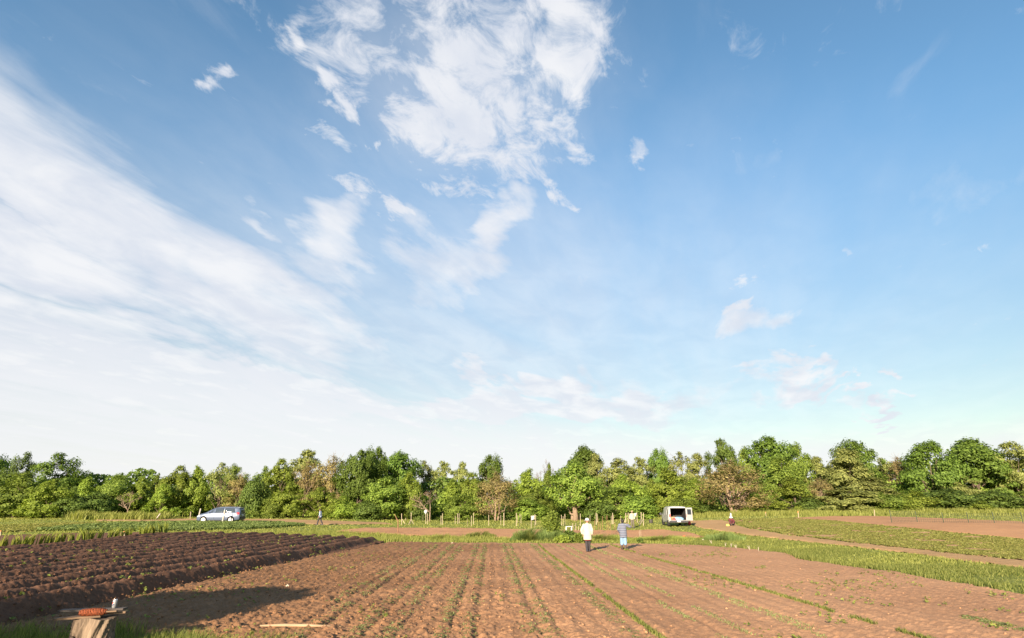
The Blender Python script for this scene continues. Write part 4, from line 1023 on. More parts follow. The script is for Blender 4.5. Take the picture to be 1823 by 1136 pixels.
def minivan(px, py):
    g = gp(px, py)
    root = empty('minivan', tuple(g), R(2.0))
    # nose towards -x
    L0, L1 = -2.42, 2.42
    st = []
    prof = [  # x, half width, sill z, belt z, roof z, roof half width
        (-2.42, 0.62, 0.38, 0.60, 0.66, 0.50), (-2.34, 0.80, 0.27, 0.72, 0.80, 0.62), (-2.10, 0.92, 0.22, 0.84, 0.93, 0.72), (-1.75, 0.97, 0.20, 0.93, 1.03, 0.76),
        (-1.40, 0.985, 0.20, 0.99, 1.12, 0.78), (-1.05, 0.99, 0.20, 1.03, 1.32, 0.77), (-0.70, 0.99, 0.20, 1.05, 1.51, 0.74), (-0.35, 0.99, 0.20, 1.06, 1.64, 0.74), (0.10, 0.99, 0.20, 1.07, 1.71, 0.75),
        (0.80, 0.99, 0.20, 1.08, 1.74, 0.75), (1.50, 0.985, 0.22, 1.09, 1.72, 0.74), (2.00, 0.96, 0.26, 1.09, 1.67, 0.72), (2.22, 0.93, 0.30, 1.08, 1.60, 0.69), (2.36, 0.90, 0.33, 1.06, 1.34, 0.70), (2.42, 0.84, 0.38, 0.98, 1.10, 0.70)]
    for x, hw, sz, bz, rz, rw in prof:
        h = [(0, sz), (hw * 0.80, sz), (hw * 0.94, sz + 0.06), (hw * 0.985, sz + 0.20), (hw, 0.5 * (sz + bz)), (hw * 0.985, bz - 0.06), (hw * 0.955, bz)]
        for q in (0.35, 0.7, 0.92): h.append((hw * 0.955 + (rw - hw * 0.955) * q, bz + (rz - bz) * (q * 0.94)))
        h += [(rw * 0.93, rz - (rz - bz) * 0.02), (rw * 0.6, rz + 0.012), (0, rz + 0.02)]
        st.append((x, h))
    V, Fc = hull(st)
    body = MB().add(V, Fc).build('body', M_SILVER, root)
    bv = BVHTree.FromPolygons([Vector(v) for v in V], Fc)
    cut = []
    wx = (-1.52, 1.50)
    for x in wx:
        for s in (-1, 1):
            cut.append(MB().lathe([(0.40, -0.2), (0.40, 0.2)], 24, (x, s * 0.90, 0.36), Matrix.Rotation(R(90), 3, 'X')).build('cutter', M_DARKP, root))
    bool_cut(body, cut); smart(body, 32)
    for x in wx:
        for s in (-1, 1): wheel(root, x, s * 0.86, 0.345, s)
    q = lambda y, a: [Vector((x, y, z)) for x, z in a]
    for s in (-1, 1):
        ax = (0, s, 0)
        decal(bv, ax, q(0, [(-0.98, 1.10), (-0.42, 1.10), (-0.42, 1.54), (-0.55, 1.52)]), 0.004, 'window', M_GLASS, root)
        decal(bv, ax, q(0, [(-0.34, 1.10), (0.58, 1.12), (0.58, 1.60), (-0.34, 1.57)]), 0.004, 'window', M_GLASS, root)
        decal(bv, ax, q(0, [(0.68, 1.12), (1.86, 1.13), (1.72, 1.58), (0.68, 1.61)]), 0.004, 'window', M_GLASS, root)
        for x0 in (-0.39, 0.63): decal(bv, ax, q(0, [(x0 - 0.008, 0.34), (x0 + 0.008, 0.34), (x0 + 0.008, 1.06), (x0 - 0.008, 1.06)]), 0.003, 'door_gap', M_DARKP, root, 1, 8)
        decal(bv, ax, q(0, [(-1.10, 0.26), (1.06, 0.26), (1.06, 0.33), (-1.10, 0.33)]), 0.008, 'sill_trim', M_DARKP, root, 10, 1)
        for x0 in (-0.62, 0.42): MB().box((x0, s * 0.985, 0.93), (0.20, 0.035, 0.03)).build('door_handle', M_SILVER, root)
        decal(bv, ax, q(0, [(2.02, 0.92), (2.38, 0.92), (2.30, 1.14), (2.08, 1.14)]), 0.006, 'tail_lamp', M_RED, root, 4, 3)
        decal(bv, ax, q(0, [(-2.34, 0.66), (-1.92, 0.74), (-1.94, 0.84), (-2.28, 0.76)]), 0.006, 'headlight', M_LAMP, root, 4, 3)
        mr = MB().ell((-0.92, s * 1.08, 1.10), (0.08, 0.11, 0.075)); mr.box((-0.92, s * 0.97, 1.06), (0.06, 0.12, 0.05))
        mr.build('mirror', M_SILVER, root, True)
        rr = MB(); rr.tube([(-0.2, s * 0.66, 1.72), (0.0, s * 0.66, 1.775), (1.7, s * 0.66, 1.765), (1.9, s * 0.66, 1.70)], 0.018, 6); rr.build('roof_rail', M_DARKP, root)
    yq = lambda a: [Vector((0, y, z)) for y, z in a]
    decal(bv, (1, 0, 0), yq([(-0.66, 1.13), (0.66, 1.13), (0.60, 1.55), (-0.60, 1.55)]), 0.006, 'rear_window', M_GLASS, root)
    decal(bv, (1, 0, 0), yq([(-0.70, 0.44), (0.70, 0.44), (0.72, 0.66), (-0.72, 0.66)]), 0.010, 'rear_bumper', M_DARKP, root)
    decal(bv, (1, 0, 0), yq([(-0.26, 0.78), (0.26, 0.78), (0.26, 0.90), (-0.26, 0.90)]), 0.010, 'number_plate', M_PLATE, root, 2, 2)
    decal(bv, (-1, 0, 0), yq([(-0.70, 1.10), (0.70, 1.10), (0.60, 1.55), (-0.60, 1.55)]), 0.005, 'windscreen', M_GLASS, root)
    sp = MB(); sp.box((2.14, 0, 1.665), (0.30, 1.25, 0.04), Matrix.Rotation(R(10), 3, 'Y')); sp.build('spoiler', M_SILVER, root)
    return tag(root, 'silver blue minivan parked on the dirt track', 'minivan')
minivan(392, 931.0)
def cargo_van(px, py):
    g = gp(px, py)
    root = empty('cargo_van', tuple(g), R(-3.5))
    # nose towards +y, rear towards the camera; built along x then turned
    prof = [(-2.30, 0.95, 0.34, 1.05, 1.86, 0.80), (-2.22, 0.98, 0.30, 1.06, 1.90, 0.82), (-1.4, 0.99, 0.30, 1.06, 1.92, 0.83), (0.4, 0.99, 0.30, 1.06, 1.92, 0.83), (0.95, 0.98, 0.30, 1.05, 1.86, 0.80),
            (1.55, 0.97, 0.30, 1.03, 1.45, 0.78), (1.95, 0.95, 0.30, 0.98, 1.14, 0.80), (2.25, 0.88, 0.32, 0.86, 0.96, 0.70), (2.36, 0.74, 0.38, 0.66, 0.74, 0.60)]
    st = []
    for x, hw, sz, bz, rz, rw in prof:
        h = [(0, sz), (hw * 0.85, sz), (hw * 0.97, sz + 0.08), (hw, 0.5 * (sz + bz)), (hw * 0.985, bz)]
        for q in (0.5, 0.85): h.append((hw * 0.985 + (rw - hw * 0.985) * q ** 1.6, bz + (rz - bz) * q * 0.97))
        h += [(rw * 0.92, rz - 0.02), (rw * 0.6, rz + 0.015), (0, rz + 0.025)]
        st.append((x, h))
    rot = Matrix.Rotation(R(90), 4, 'Z')
    V, Fc = hull(st)
    V = [tuple(rot @ Vector(v)) for v in V]
    body = MB().add(V, Fc).build('body', M_VANW, root)
    bv = BVHTree.FromPolygons([Vector(v) for v in V], Fc)
    cut = [MB().box((0, -1.55, 1.17), (1.56, 3.0, 1.18)).build('cutter', M_BLACKI, root)]
    for yy in (-1.45, 1.50):
        for s in (-1, 1): cut.append(MB().lathe([(0.39, -0.2), (0.39, 0.2)], 24, (s * 0.90, yy, 0.36), Matrix.Rotation(R(90), 3, 'Y')).build('cutter', M_DARKP, root))
    bool_cut(body, cut); smart(body, 32)
    for yy in (-1.45, 1.50):
        for s in (-1, 1):
            m = Matrix.Rotation(R(90), 3, 'Y'); rad = 0.335; wid = 0.21
            w_ = smart(MB().lathe([(rad * .62, -wid / 2), (rad * .93, -wid / 2), (rad, -wid * .32), (rad, wid * .32), (rad * .93, wid / 2), (rad * .62, wid / 2), (rad * .6, 0.0)], 28, (s * 0.865, yy, rad), m).build('wheel', M_TYRE, root), 50)
            MB().lathe([(rad * 0.2, -0.09), (rad * .62, -0.075), (rad * .62, 0.075), (rad * 0.2, 0.09)], 24, (s * 0.865, yy, rad), m).build('rim', M_RIM, w_, True)
    # rear doors: one swung right, one folded back along the left side
    def door(hx, ang, sgn):
        """hinged at the rear corner; outer skin, inner trim and window"""
        m = Matrix.Rotation(R(ang), 4, 'Z'); h0 = Vector((hx, -2.30, 0))
        P = lambda x, y, z: tuple(h0 + m @ Vector((x, y, z)))
        def slab(x0, x1, y0, y1, z0, z1, material, name, par):
            vs_ = [P(x, y, z) for z in (z0, z1) for x, y in ((x0, y0), (x1, y0), (x1, y1), (x0, y1))]
            return MB().add(vs_, [(3, 2, 1, 0), (4, 5, 6, 7), (0, 1, 5, 4), (1, 2, 6, 5), (2, 3, 7, 6), (3, 0, 4, 7)]).build(name, material, par)
        d = slab(0, 0.80 * sgn, -0.035, 0.035, 0.56, 1.12, M_VANW, 'rear_door', root)
        slab(0, 0.80 * sgn, -0.033, 0.033, 1.64, 1.80, M_VANW, 'door_top', d)
        slab(0, 0.10 * sgn, -0.034, 0.034, 1.12, 1.64, M_VANW, 'door_post', d)
        slab(0.72 * sgn, 0.80 * sgn, -0.034, 0.034, 1.12, 1.64, M_VANW, 'door_post', d)
        slab(0.10 * sgn, 0.72 * sgn, -0.006, 0.006, 1.12, 1.64, M_GLASS, 'window', d)
        slab(0.14 * sgn, 0.66 * sgn, 0.036, 0.05, 0.66, 1.02, M_BLACKI, 'inner_trim', d)
    door(0.86, -62, 1)
    door(-0.97, -88, -1)
    MB().box((0, -2.36, 0.46), (1.84, 0.16, 0.17)).build('rear_bumper', M_DARKP, root)
    MB().box((0, -2.33, 0.575), (1.55, 0.10, 0.035)).build('door_sill', M_VANW, root)
    MB().box((0.0, -2.446, 0.46), (0.32, 0.012, 0.11)).build('number_plate', M_PLATE, root)
    for s in (-1, 1):
        MB().box((s * 0.86, -2.315, 1.02), (0.10, 0.03, 0.30)).build('tail_lamp', M_RED, root)
        q = [Vector((0, y, z)) for y, z in ((0.55, 1.12), (1.42, 1.10), (1.18, 1.45), (0.55, 1.68))]
        decal(bv, (s, 0, 0), q, 0.004, 'side_window', M_GLASS, root)
        q = [Vector((0, y, z)) for y, z in ((-1.0, 0.42), (0.4, 0.42), (0.4, 0.46), (-1.0, 0.46))]
        decal(bv, (s, 0, 0), q, 0.008, 'side_trim', M_DARKP, root, 8, 1)
        q = [Vector((0, y, z)) for y, z in ((0.47, 0.40), (0.49, 0.40), (0.49, 1.75), (0.47, 1.75))]
        decal(bv, (s, 0, 0), q, 0.003, 'door_gap', M_DARKP, root, 1, 8)
        mr = MB().box((s * 1.12, 1.42, 1.18), (0.20, 0.08, 0.24)); mr.box((s * 1.0, 1.44, 1.12), (0.14, 0.04, 0.05)); mr.build('mirror', M_DARKP, root)
    q = [Vector((x, 0, z)) for x, z in ((-0.72, 1.12), (0.72, 1.12), (0.66, 1.72), (-0.66, 1.72))]
    decal(bv, (0, 1, 0), q, 0.005, 'windscreen', M_GLASS, root)
    st_ = MB(); st_.box((-0.42, 0.35 - 0.40, 0.95), (0.5, 0.14, 0.7)); st_.box((0.42, 0.35 - 0.40, 0.95), (0.5, 0.14, 0.7)); st_.build('seat', M_BLACKI, root)
    tag(root, 'white cargo van with its rear doors open', 'van')
    return root
van = cargo_van(1201, 936)
vm = Matrix.Translation(van.location) @ Matrix.Rotation(van.rotation_euler.z, 4, 'Z')
def in_van(p): return tuple(vm @ Vector(p))
M_TARP = mat('blue_tarp', (0.20, 0.36, 0.55), 0.6, 0.3, 4, 0.4, 20)
M_CARD = mat('cardboard', (0.36, 0.24, 0.13), 0.85, 0.15)
M_REDP = mat('red_plastic', (0.50, 0.03, 0.03), 0.4, 0.15)
def lumpy(name, c, d, material, label, cat, seed, rz=0.0):
    """a soft folded heap"""
    r = np.random.default_rng(seed); V = []; Fc = []; nu, nv = 14, 7
    for j in range(nv + 1):
        for i in range(nu):
            a = 2 * math.pi * i / nu; t = j / nv
            k = 1 + 0.22 * math.sin(3 * a + seed) * math.sin(2.6 * t + a) + r.normal(0, 0.05)
            rr = math.cos(t * math.pi / 2) ** 0.55 * k
            V.append((d[0] / 2 * rr * math.cos(a), d[1] / 2 * rr * math.sin(a), d[2] * math.sin(t * math.pi / 2) * (1 + 0.12 * math.sin(4 * a))))
    for j in range(nv):
        for i in range(nu): Fc.append((j * nu + i, j * nu + (i + 1) % nu, (j + 1) * nu + (i + 1) % nu, (j + 1) * nu + i))
    Fc.append(tuple(range(nu - 1, -1, -1))); Fc.append(tuple(nv * nu + i for i in range(nu)))
    o = MB().add(V, Fc).build(name, material, None, True); o.location = c; o.rotation_euler = (0, 0, rz)
    return tag(o, label, cat)
lumpy('tarp', in_van((0.12, -1.75, 0.58)), (1.1, 0.9, 0.30), M_TARP, 'folded blue tarp lying inside the white van', 'tarp', 3, 0.2)
def crate(name, loc, d, material, label, cat, rz=0.0, flaps=True):
    root = empty(name, loc, rz); x, y, z = d; t = 0.018
    b = MB(); b.box((0, 0, t / 2), (x, y, t)); b.build('base', material, root)
    for s in (-1, 1):
        MB().box((s * (x - t) / 2, 0, z / 2 + t / 2), (t, y, z - t)).build('side_panel', material, root)
        MB().box((0, s * (y - t) / 2, z / 2 + t / 2), (x - 2 * t, t, z - t)).build('end_panel', material, root)
        if flaps: MB().box((s * (x / 2 + 0.05), 0, z + 0.03), (0.13, y, 0.008), Matrix.Rotation(R(s * 28), 3, 'Y')).build('flap', material, root)
    return tag(root, label, cat)
crate('cardboard_box', in_van((-0.45, -1.55, 0.58)), (0.42, 0.5, 0.32), M_CARD, 'open brown cardboard box inside the white van', 'box', 0.1)
lumpy('sack', in_van((-0.40, -2.02, 0.58)), (0.42, 0.34, 0.22), mat('red_cloth', (0.42, 0.06, 0.05), 0.8, 0.2), 'red cloth sack at the left of the van doorway', 'sack', 6)
def jug(px, py, h, label):
    g = gp(px, py); root = empty('fuel_can', tuple(g), 0.4)
    b = MB(); w_, dpt = h * 0.75, h * 0.5
    prof = [(0.92, 0.0), (1.0, 0.04), (1.0, 0.70), (0.90, 0.80), (0.55, 0.86)]
    V = []; n = 16
    for r_q, z in prof:
        for k in range(n):
            a = 2 * math.pi * k / n; e = 0.45
            cx_, sx_ = math.cos(a), math.sin(a)
            V.append((math.copysign(abs(cx_) ** e, cx_) * w_ / 2 * r_q, math.copysign(abs(sx_) ** e, sx_) * dpt / 2 * r_q, z * h))
    Fc = [(i * n + k, i * n + (k + 1) % n, (i + 1) * n + (k + 1) % n, (i + 1) * n + k) for i in range(len(prof) - 1) for k in range(n)]
    Fc += [tuple(range(n - 1, -1, -1)), tuple((len(prof) - 1) * n + k for k in range(n))]
    MB().add(V, Fc).build('body', M_REDP, root, True)
    MB().tube([(-w_ * .3, 0, h * .83), (-w_ * .25, 0, h * 1.0), (w_ * .15, 0, h * 1.0), (w_ * .22, 0, h * .84)], h * .045, 8).build('handle', M_REDP, root, True)
    MB().lathe([(h * .08, h * .82), (h * .08, h * .98), (h * .05, h * 1.02)], 10, (w_ * .34, 0, 0)).build('cap', M_DARKP, root)
    return tag(root, label, 'can')
jug(1227.5, 934.5, 0.40, 'red fuel can on the grass right of the white van')
def bin_(px, py, h, rad, label):
    g = gp(px, py); root = empty('barrel', tuple(g))
    m_ = mat('dark_plastic', (0.045, 0.04, 0.035), 0.6, 0.2)
    smart(MB().lathe([(rad * .84, 0), (rad * .88, 0.02), (rad * .95, h * .5), (rad, h * .96), (rad * 1.05, h * .97), (rad * 1.05, h), (rad * .97, h), (rad * .9, h * .15)], 22).build('body', m_, root), 40)
    for q in (0.33, 0.66): MB().lathe([(rad * (0.905 + .09 * q), h * q - .02), (rad * (0.945 + .09 * q), h * q), (rad * (0.905 + .09 * q), h * q + .02)], 22).build('hoop', m_, root, True)
    return tag(root, label, 'barrel')
bin_(1159, 931.5, 0.42, 0.24, 'dark tub standing on the grass left of the van')

# ------------------------------------------------------------------ people
M_SKIN = mat('skin', (0.25, 0.135, 0.09), 0.6, 0.08)
def fused(name, mb, material, parent, voxel=0.012, it=4):
    o = mb.build(name, material, parent, True)
    md = o.modifiers.new('fuse', 'REMESH'); md.mode = 'VOXEL'; md.voxel_size = voxel; md.use_smooth_shade = True
    sm = o.modifiers.new('soften', 'SMOOTH'); sm.iterations = it; sm.factor = 0.5
    return o
def hand(mb, wrist, d, side, curl=0.6):
    """palm and five bent fingers; d points from the wrist to the finger tips, side to the thumb"""
    wrist, d, side = Vector(wrist), Vector(d).normalized(), Vector(side)
    side = (side - d * side.dot(d)).normalized(); nrm = d.cross(side)
    pc = wrist + d * 0.045
    mb.cap(wrist - d * 0.01, 0.024, wrist + d * 0.035, 0.027, 8)
    for q in (-1.5, -0.5, 0.5, 1.5): mb.cap(wrist + d * 0.03 + side * q * 0.012, 0.017, wrist + d * 0.085 + side * q * 0.019, 0.014, 8)
    for q, L in ((1.5, 0.068), (0.5, 0.078), (-0.5, 0.072), (-1.5, 0.056)):
        a = wrist + d * 0.085 + side * q * 0.020; b = a + d * L * 0.5 + nrm * curl * 0.016; c = b + d * L * 0.35 + nrm * curl * 0.034
        mb.cap(a, 0.0105, b, 0.0095, 8); mb.cap(b, 0.0095, c, 0.008, 8)
    a = wrist + d * 0.03 + side * 0.028; b = a + d * 0.034 + side * 0.028; c = b + d * 0.032 + side * 0.006 + nrm * 0.01
    mb.cap(a, 0.013, b, 0.012, 8); mb.cap(b, 0.011, c, 0.009, 8)
def head(mb, c, face, s=1.0):
    """skull, jaw, nose and ears; face points where the person looks"""
    c, f = Vector(c), Vector(face).normalized(); up = Vector((0, 0, 1)); sd_ = f.cross(up).normalized(); up = sd_.cross(f)
    mb.ell(c + up * 0.02 * s, (0.078 * s, 0.088 * s, 0.095 * s), 18, 10)
    mb.ell(c - up * 0.050 * s + f * 0.022 * s, (0.055 * s, 0.062 * s, 0.062 * s), 14, 8)
    mb.cap(c + f * 0.078 * s + up * 0.012 * s, 0.010, c + f * 0.098 * s - up * 0.022 * s, 0.014, 8)
    mb.cap(c + f * 0.080 * s - up * 0.060 * s - sd_ * 0.016, 0.007, c + f * 0.080 * s - up * 0.060 * s + sd_ * 0.016, 0.007, 8)
    for q in (-1, 1): mb.cap(c + sd_ * q * 0.080 * s + up * 0.012, 0.013, c + sd_ * q * 0.078 * s - up * 0.022, 0.010, 8)
    return f, up, sd_
def eyes(c, f, up, sd_, parent, s=1.0):
    for q in (-1, 1): MB().ell(Vector(c) + f * 0.076 * s + sd_ * q * 0.030 * s + up * 0.014, (0.011, 0.011, 0.008)).build('eye', M_DARKP, parent, True)
def ring_loft(mb, rings, n=20):
    """closed loft of ellipses (cx, cy, z, rx, ry)"""
    V = []; Fc = []
    for cx_, cy_, z, rx, ry in rings:
        for k in range(n):
            a = 2 * math.pi * k / n; V.append((cx_ + rx * math.cos(a), cy_ + ry * math.sin(a), z))
    for i in range(len(rings) - 1):
        for k in range(n): Fc.append((i * n + k, i * n + (k + 1) % n, (i + 1) * n + (k + 1) % n, (i + 1) * n + k))
    Fc += [tuple(range(n - 1, -1, -1)), tuple((len(rings) - 1) * n + k for k in range(n))]
    return mb.add(V, Fc)
def legs(J, mb, r=(0.085, 0.062, 0.045), add=0.0):
    for s in ('l', 'r'):
        mb.cap(J['hip_' + s], r[0] + add, J['knee_' + s], r[1] + add); mb.cap(J['knee_' + s], r[1] + add, J['ankle_' + s], r[2] + add)
def arms(J, mb, r=(0.050, 0.040, 0.030), add=0.0, to=1.0):
    for s in ('l', 'r'):
        e, w_ = Vector(J['elbow_' + s]), Vector(J['wrist_' + s])
        mb.cap(J['sh_' + s], r[0] + add, e, r[1] + add); mb.cap(e, r[1] + add, e.lerp(w_, to), r[2] + add)
def foot(mb, ankle, d, r=0.042, add=0.0):
    a = Vector(ankle); d = Vector(d).normalized()
    mb.cap((a.x, a.y, a.z), r + add, (a.x, a.y, 0.05), r + add); mb.cap((a.x - d.x * .04, a.y - d.y * .04, 0.042), 0.04 + add * .6, (a.x + d.x * .16, a.y + d.y * .16, 0.034), 0.033 + add * .6)
def person(J, loc, rz, scale, label, hair=None):
    """body as one skin-coloured figure; clothes are added by the caller as children"""
    mb = MB()
    tl, th = Vector(J['pelvis']), Vector(J['chest'])
    nk = Vector(J['neck']); hd = Vector(J['head'])
    for t in np.linspace(0, 1, 5):
        c = tl.lerp(th, t); mb.ell(c, (0.145 + 0.01 * t, 0.100, 0.13), 16, 8)
    mb.cap(th + Vector((0, 0, .1)), 0.07, nk, 0.052); mb.cap(nk, 0.052, hd, 0.05)
    for s in ('l', 'r'): mb.cap(th, 0.09, J['sh_' + s], 0.055)
    legs(J, mb); arms(J, mb)
    for s in ('l', 'r'):
        e, w_ = Vector(J['elbow_' + s]), Vector(J['wrist_' + s])
        hand(mb, w_, J.get('hand_' + s, w_ - e), J.get('thumb_' + s, Vector(J['face']) + Vector((0.01, 0, 0.02))))
        foot(mb, J['ankle_' + s], J.get('toe_' + s, J['face']))
    f, up, sd_ = head(mb, hd, J['face'])
    o = fused('person', mb, M_SKIN, None, 0.011, 2)
    o.location = loc; o.rotation_euler = (0, 0, rz); o.scale = (scale,) * 3
    eyes(hd, f, up, sd_, o)
    J['_f'] = (f, up, sd_)
    tag(o, label, 'person')
    return o
def hat(c, f, up, sd_, parent, brim, crown, material, tilt=0.0):
    mb = MB(); m = Matrix((sd_, f, up)).transposed()
    m = m @ Matrix.Rotation(tilt, 3, 'X')
    base = Vector(c) + up * 0.045
    mb.lathe([(0.098, 0.0), (brim, -0.018), (brim * 1.02, -0.012), (0.104, 0.012), (0.100, crown * .55), (0.088, crown * .9), (0.05, crown * 1.04), (0.001, crown * 1.06)], 26, base, m)
    return smart(mb.build('hat', material, parent), 50)
def hair_cap(c, f, up, sd_, parent, material, s=1.0):
    mb = MB(); c = Vector(c)
    mb.ell(c + up * 0.036 - f * 0.016, (0.090 * s, 0.096 * s, 0.095 * s), 18, 10); mb.ell(c - f * 0.045 - up * 0.02, (0.072 * s, 0.055 * s, 0.085 * s), 14, 8)
    return fused('hair', mb, material, parent, 0.012, 2)
STAND = lambda: dict(pelvis=(0, 0, 0.92), chest=(0, 0, 1.25), neck=(0, 0.01, 1.43), head=(0, 0.035, 1.545), face=(0, 1, -0.05),
    hip_l=(-0.085, 0, 0.88), hip_r=(0.085, 0, 0.88), knee_l=(-0.09, 0.02, 0.48), knee_r=(0.09, 0.02, 0.48), ankle_l=(-0.09, -0.01, 0.09), ankle_r=(0.09, -0.01, 0.09),
    sh_l=(-0.175, 0, 1.36), sh_r=(0.175, 0, 1.36), elbow_l=(-0.235, -0.02, 1.10), elbow_r=(0.235, -0.02, 1.10), wrist_l=(-0.24, 0.06, 0.86), wrist_r=(0.24, 0.06, 0.86))
M_CREAM = mat('cream_jacket', (0.39, 0.365, 0.28), 0.85, 0.10, 5, 1.0, 9)
M_WHITEH = mat('white_hat', (0.55, 0.56, 0.57), 0.8, 0.05)
M_BLACKT = mat('black_trousers', (0.030, 0.026, 0.030), 0.85, 0.2)
M_BOOT = mat('rubber_boot', (0.035, 0.035, 0.045), 0.45, 0.2)
M_BLUEP = mat('light_blue_trousers', (0.16, 0.26, 0.38), 0.85, 0.12)
M_HAIRB = mat('black_hair', (0.012, 0.010, 0.010), 0.6, 0.2)
M_REDS = mat('red_shirt', (0.22, 0.015, 0.02), 0.85, 0.1)
M_TAN = mat('tan_hat', (0.28, 0.21, 0.125), 0.85, 0.1)
M_BEIGE = mat('beige_shirt', (0.33, 0.30, 0.23), 0.85, 0.08)
M_GREYT = mat('grey_brown_trousers', (0.10, 0.085, 0.065), 0.85, 0.15)
M_PALEB = mat('pale_blue_shirt', (0.22, 0.26, 0.34), 0.85, 0.1)
M_MAROON = mat('dark_red_jacket', (0.11, 0.025, 0.03), 0.85, 0.2)
def stripe_mat(name, a, b, c, period):
    m, t = new_mat(name)
    v = t.n('ShaderNodeTexCoord').outputs['Object']; sp_ = t.n('ShaderNodeSeparateXYZ'); t.link(v, sp_.inputs[0])
    z = t.math('ADD', sp_.outputs[2], t.math('MULTIPLY', t.noise(v, 6.0, 2), 0.02))
    ph = t.math('FRACT', t.math('DIVIDE', z, period))
    f1 = t.math('GREATER_THAN', ph, 0.55); f2 = t.math('GREATER_THAN', ph, 0.86)
    col = t.mix(f1, a + (1,), b + (1,)); col = t.mix(f2, col, c + (1,))
    b_ = t.n('ShaderNodeBsdfPrincipled'); t.link(col, b_.inputs['Base Color']); b_.inputs['Roughness'].default_value = 0.9
    o = t.n('ShaderNodeOutputMaterial'); t.link(b_.outputs[0], o.inputs[0])
    return m
M_STRIPE = stripe_mat('striped_knit', (0.092, 0.108, 0.15), (0.15, 0.168, 0.215), (0.068, 0.056, 0.072), 0.13)
# woman in the cream jacket, walking away
J = STAND(); J.update(ankle_l=(-0.05, -0.10, 0.10), knee_l=(-0.07, 0.03, 0.48), ankle_r=(0.07, 0.13, 0.09), knee_r=(0.085, 0.09, 0.48), face=(0.15, 1, -0.12),
    elbow_l=(-0.30, -0.03, 1.12), wrist_l=(-0.27, 0.02, 0.90), elbow_r=(0.255, -0.02, 1.10), wrist_r=(0.235, 0.06, 0.88), head=(0.01, 0.045, 1.545))
g = gp(1047, 984)
pz = g.z + 0.05
p = person(J, (g.x, g.y, pz), R(-7), 1.02, 'person in cream jacket, white hat and black trousers walking away')
f, up, sd_ = J['_f']
mb = MB(); ring_loft(mb, [(0, 0, 0.60, 0.225, 0.165), (0, 0, 0.72, 0.228, 0.168), (0, 0, 0.95, 0.215, 0.155), (0, 0, 1.15, 0.205, 0.145), (0, 0, 1.30, 0.205, 0.135), (0, 0, 1.40, 0.165, 0.11), (0, 0.01, 1.46, 0.075, 0.075)])
arms(J, mb, (0.088, 0.082, 0.078), 0.0, 0.82); mb.ell((-0.33, -0.02, 1.06), (0.06, 0.06, 0.05)); mb.ell((0, -0.06, 1.44), (0.10, 0.05, 0.05))
fused('jacket', mb, M_CREAM, p, 0.016, 4)
mb = MB(); ring_loft(mb, [(0, 0, 0.572, 0.19, 0.14), (0, 0, 0.62, 0.205, 0.15), (0, 0, 0.70, 0.20, 0.15)]); fused('shirt_hem', mb, M_REDS, p, 0.014)
mb = MB(); mb.ell((0, 0, 0.88), (0.17, 0.13, 0.16)); legs(J, mb, (0.10, 0.078, 0.066)); fused('trousers', mb, M_BLACKT, p, 0.014)
for s in ('l', 'r'):
    mb = MB(); a = Vector(J['ankle_' + s]); k_ = Vector(J['knee_' + s]); mb.cap(a.lerp(k_, 0.55), 0.072, a, 0.058); foot(mb, a, (0, 1, 0), 0.05, 0.012); fused('boot', mb, M_BOOT, p, 0.012)
hat(J['head'], f, up, sd_, p, 0.175, 0.13, M_WHITEH, -0.12)
# person in the striped jacket, hand raised to the face
J = STAND(); J.update(ankle_l=(-0.10, 0.05, 0.09), knee_l=(-0.10, 0.07, 0.47), ankle_r=(0.10, -0.06, 0.09), knee_r=(0.10, 0.03, 0.47), elbow_r=(0.40, 0.06, 1.26), wrist_r=(0.30, 0.24, 1.36), elbow_l=(-0.27, -0.02, 1.10), wrist_l=(-0.19, 0.14, 0.95), hand_r=(-0.9, 0.2, 0.4), thumb_r=(0, 0, 1))
g = gp(1111, 980.5)
p = person(J, (g.x, g.y, g.z + 0.05), R(-9), 1.0, 'person in striped jacket and blue trousers raising an arm')
f, up, sd_ = J['_f']
mb = MB(); ring_loft(mb, [(0, 0, 0.66, 0.205, 0.155), (0, 0, 0.80, 0.215, 0.16), (0, 0, 1.00, 0.210, 0.15), (0, 0, 1.18, 0.205, 0.145), (0, 0, 1.31, 0.20, 0.135), (0, 0, 1.39, 0.16, 0.11), (0, 0.01, 1.455, 0.078, 0.078)])
arms(J, mb, (0.085, 0.080, 0.070), 0.0, 0.9); fused('jacket', mb, M_STRIPE, p, 0.016, 4)
mb = MB(); mb.ell((0, 0, 0.88), (0.18, 0.14, 0.17)); 
for s in ('l', 'r'): h_, k_, a = (Vector(J[q + s]) for q in ('hip_', 'knee_', 'ankle_')); mb.cap(h_, 0.112, k_, 0.098); mb.cap(k_, 0.098, k_.lerp(a, 0.42), 0.096)
fused('trousers', mb, M_BLUEP, p, 0.014)
for s in ('l', 'r'):
    mb = MB(); a = Vector(J['ankle_' + s]); k_ = Vector(J['knee_' + s]); mb.cap(a.lerp(k_, 0.72), 0.066, a, 0.055); foot(mb, a, (0, 1, 0), 0.05, 0.012); fused('boot', mb, mat('brown_boot', (0.05, 0.03, 0.025), 0.6, 0.2), p, 0.012)
hair_cap(J['head'], f, up, sd_, p, M_HAIRB, 1.1)
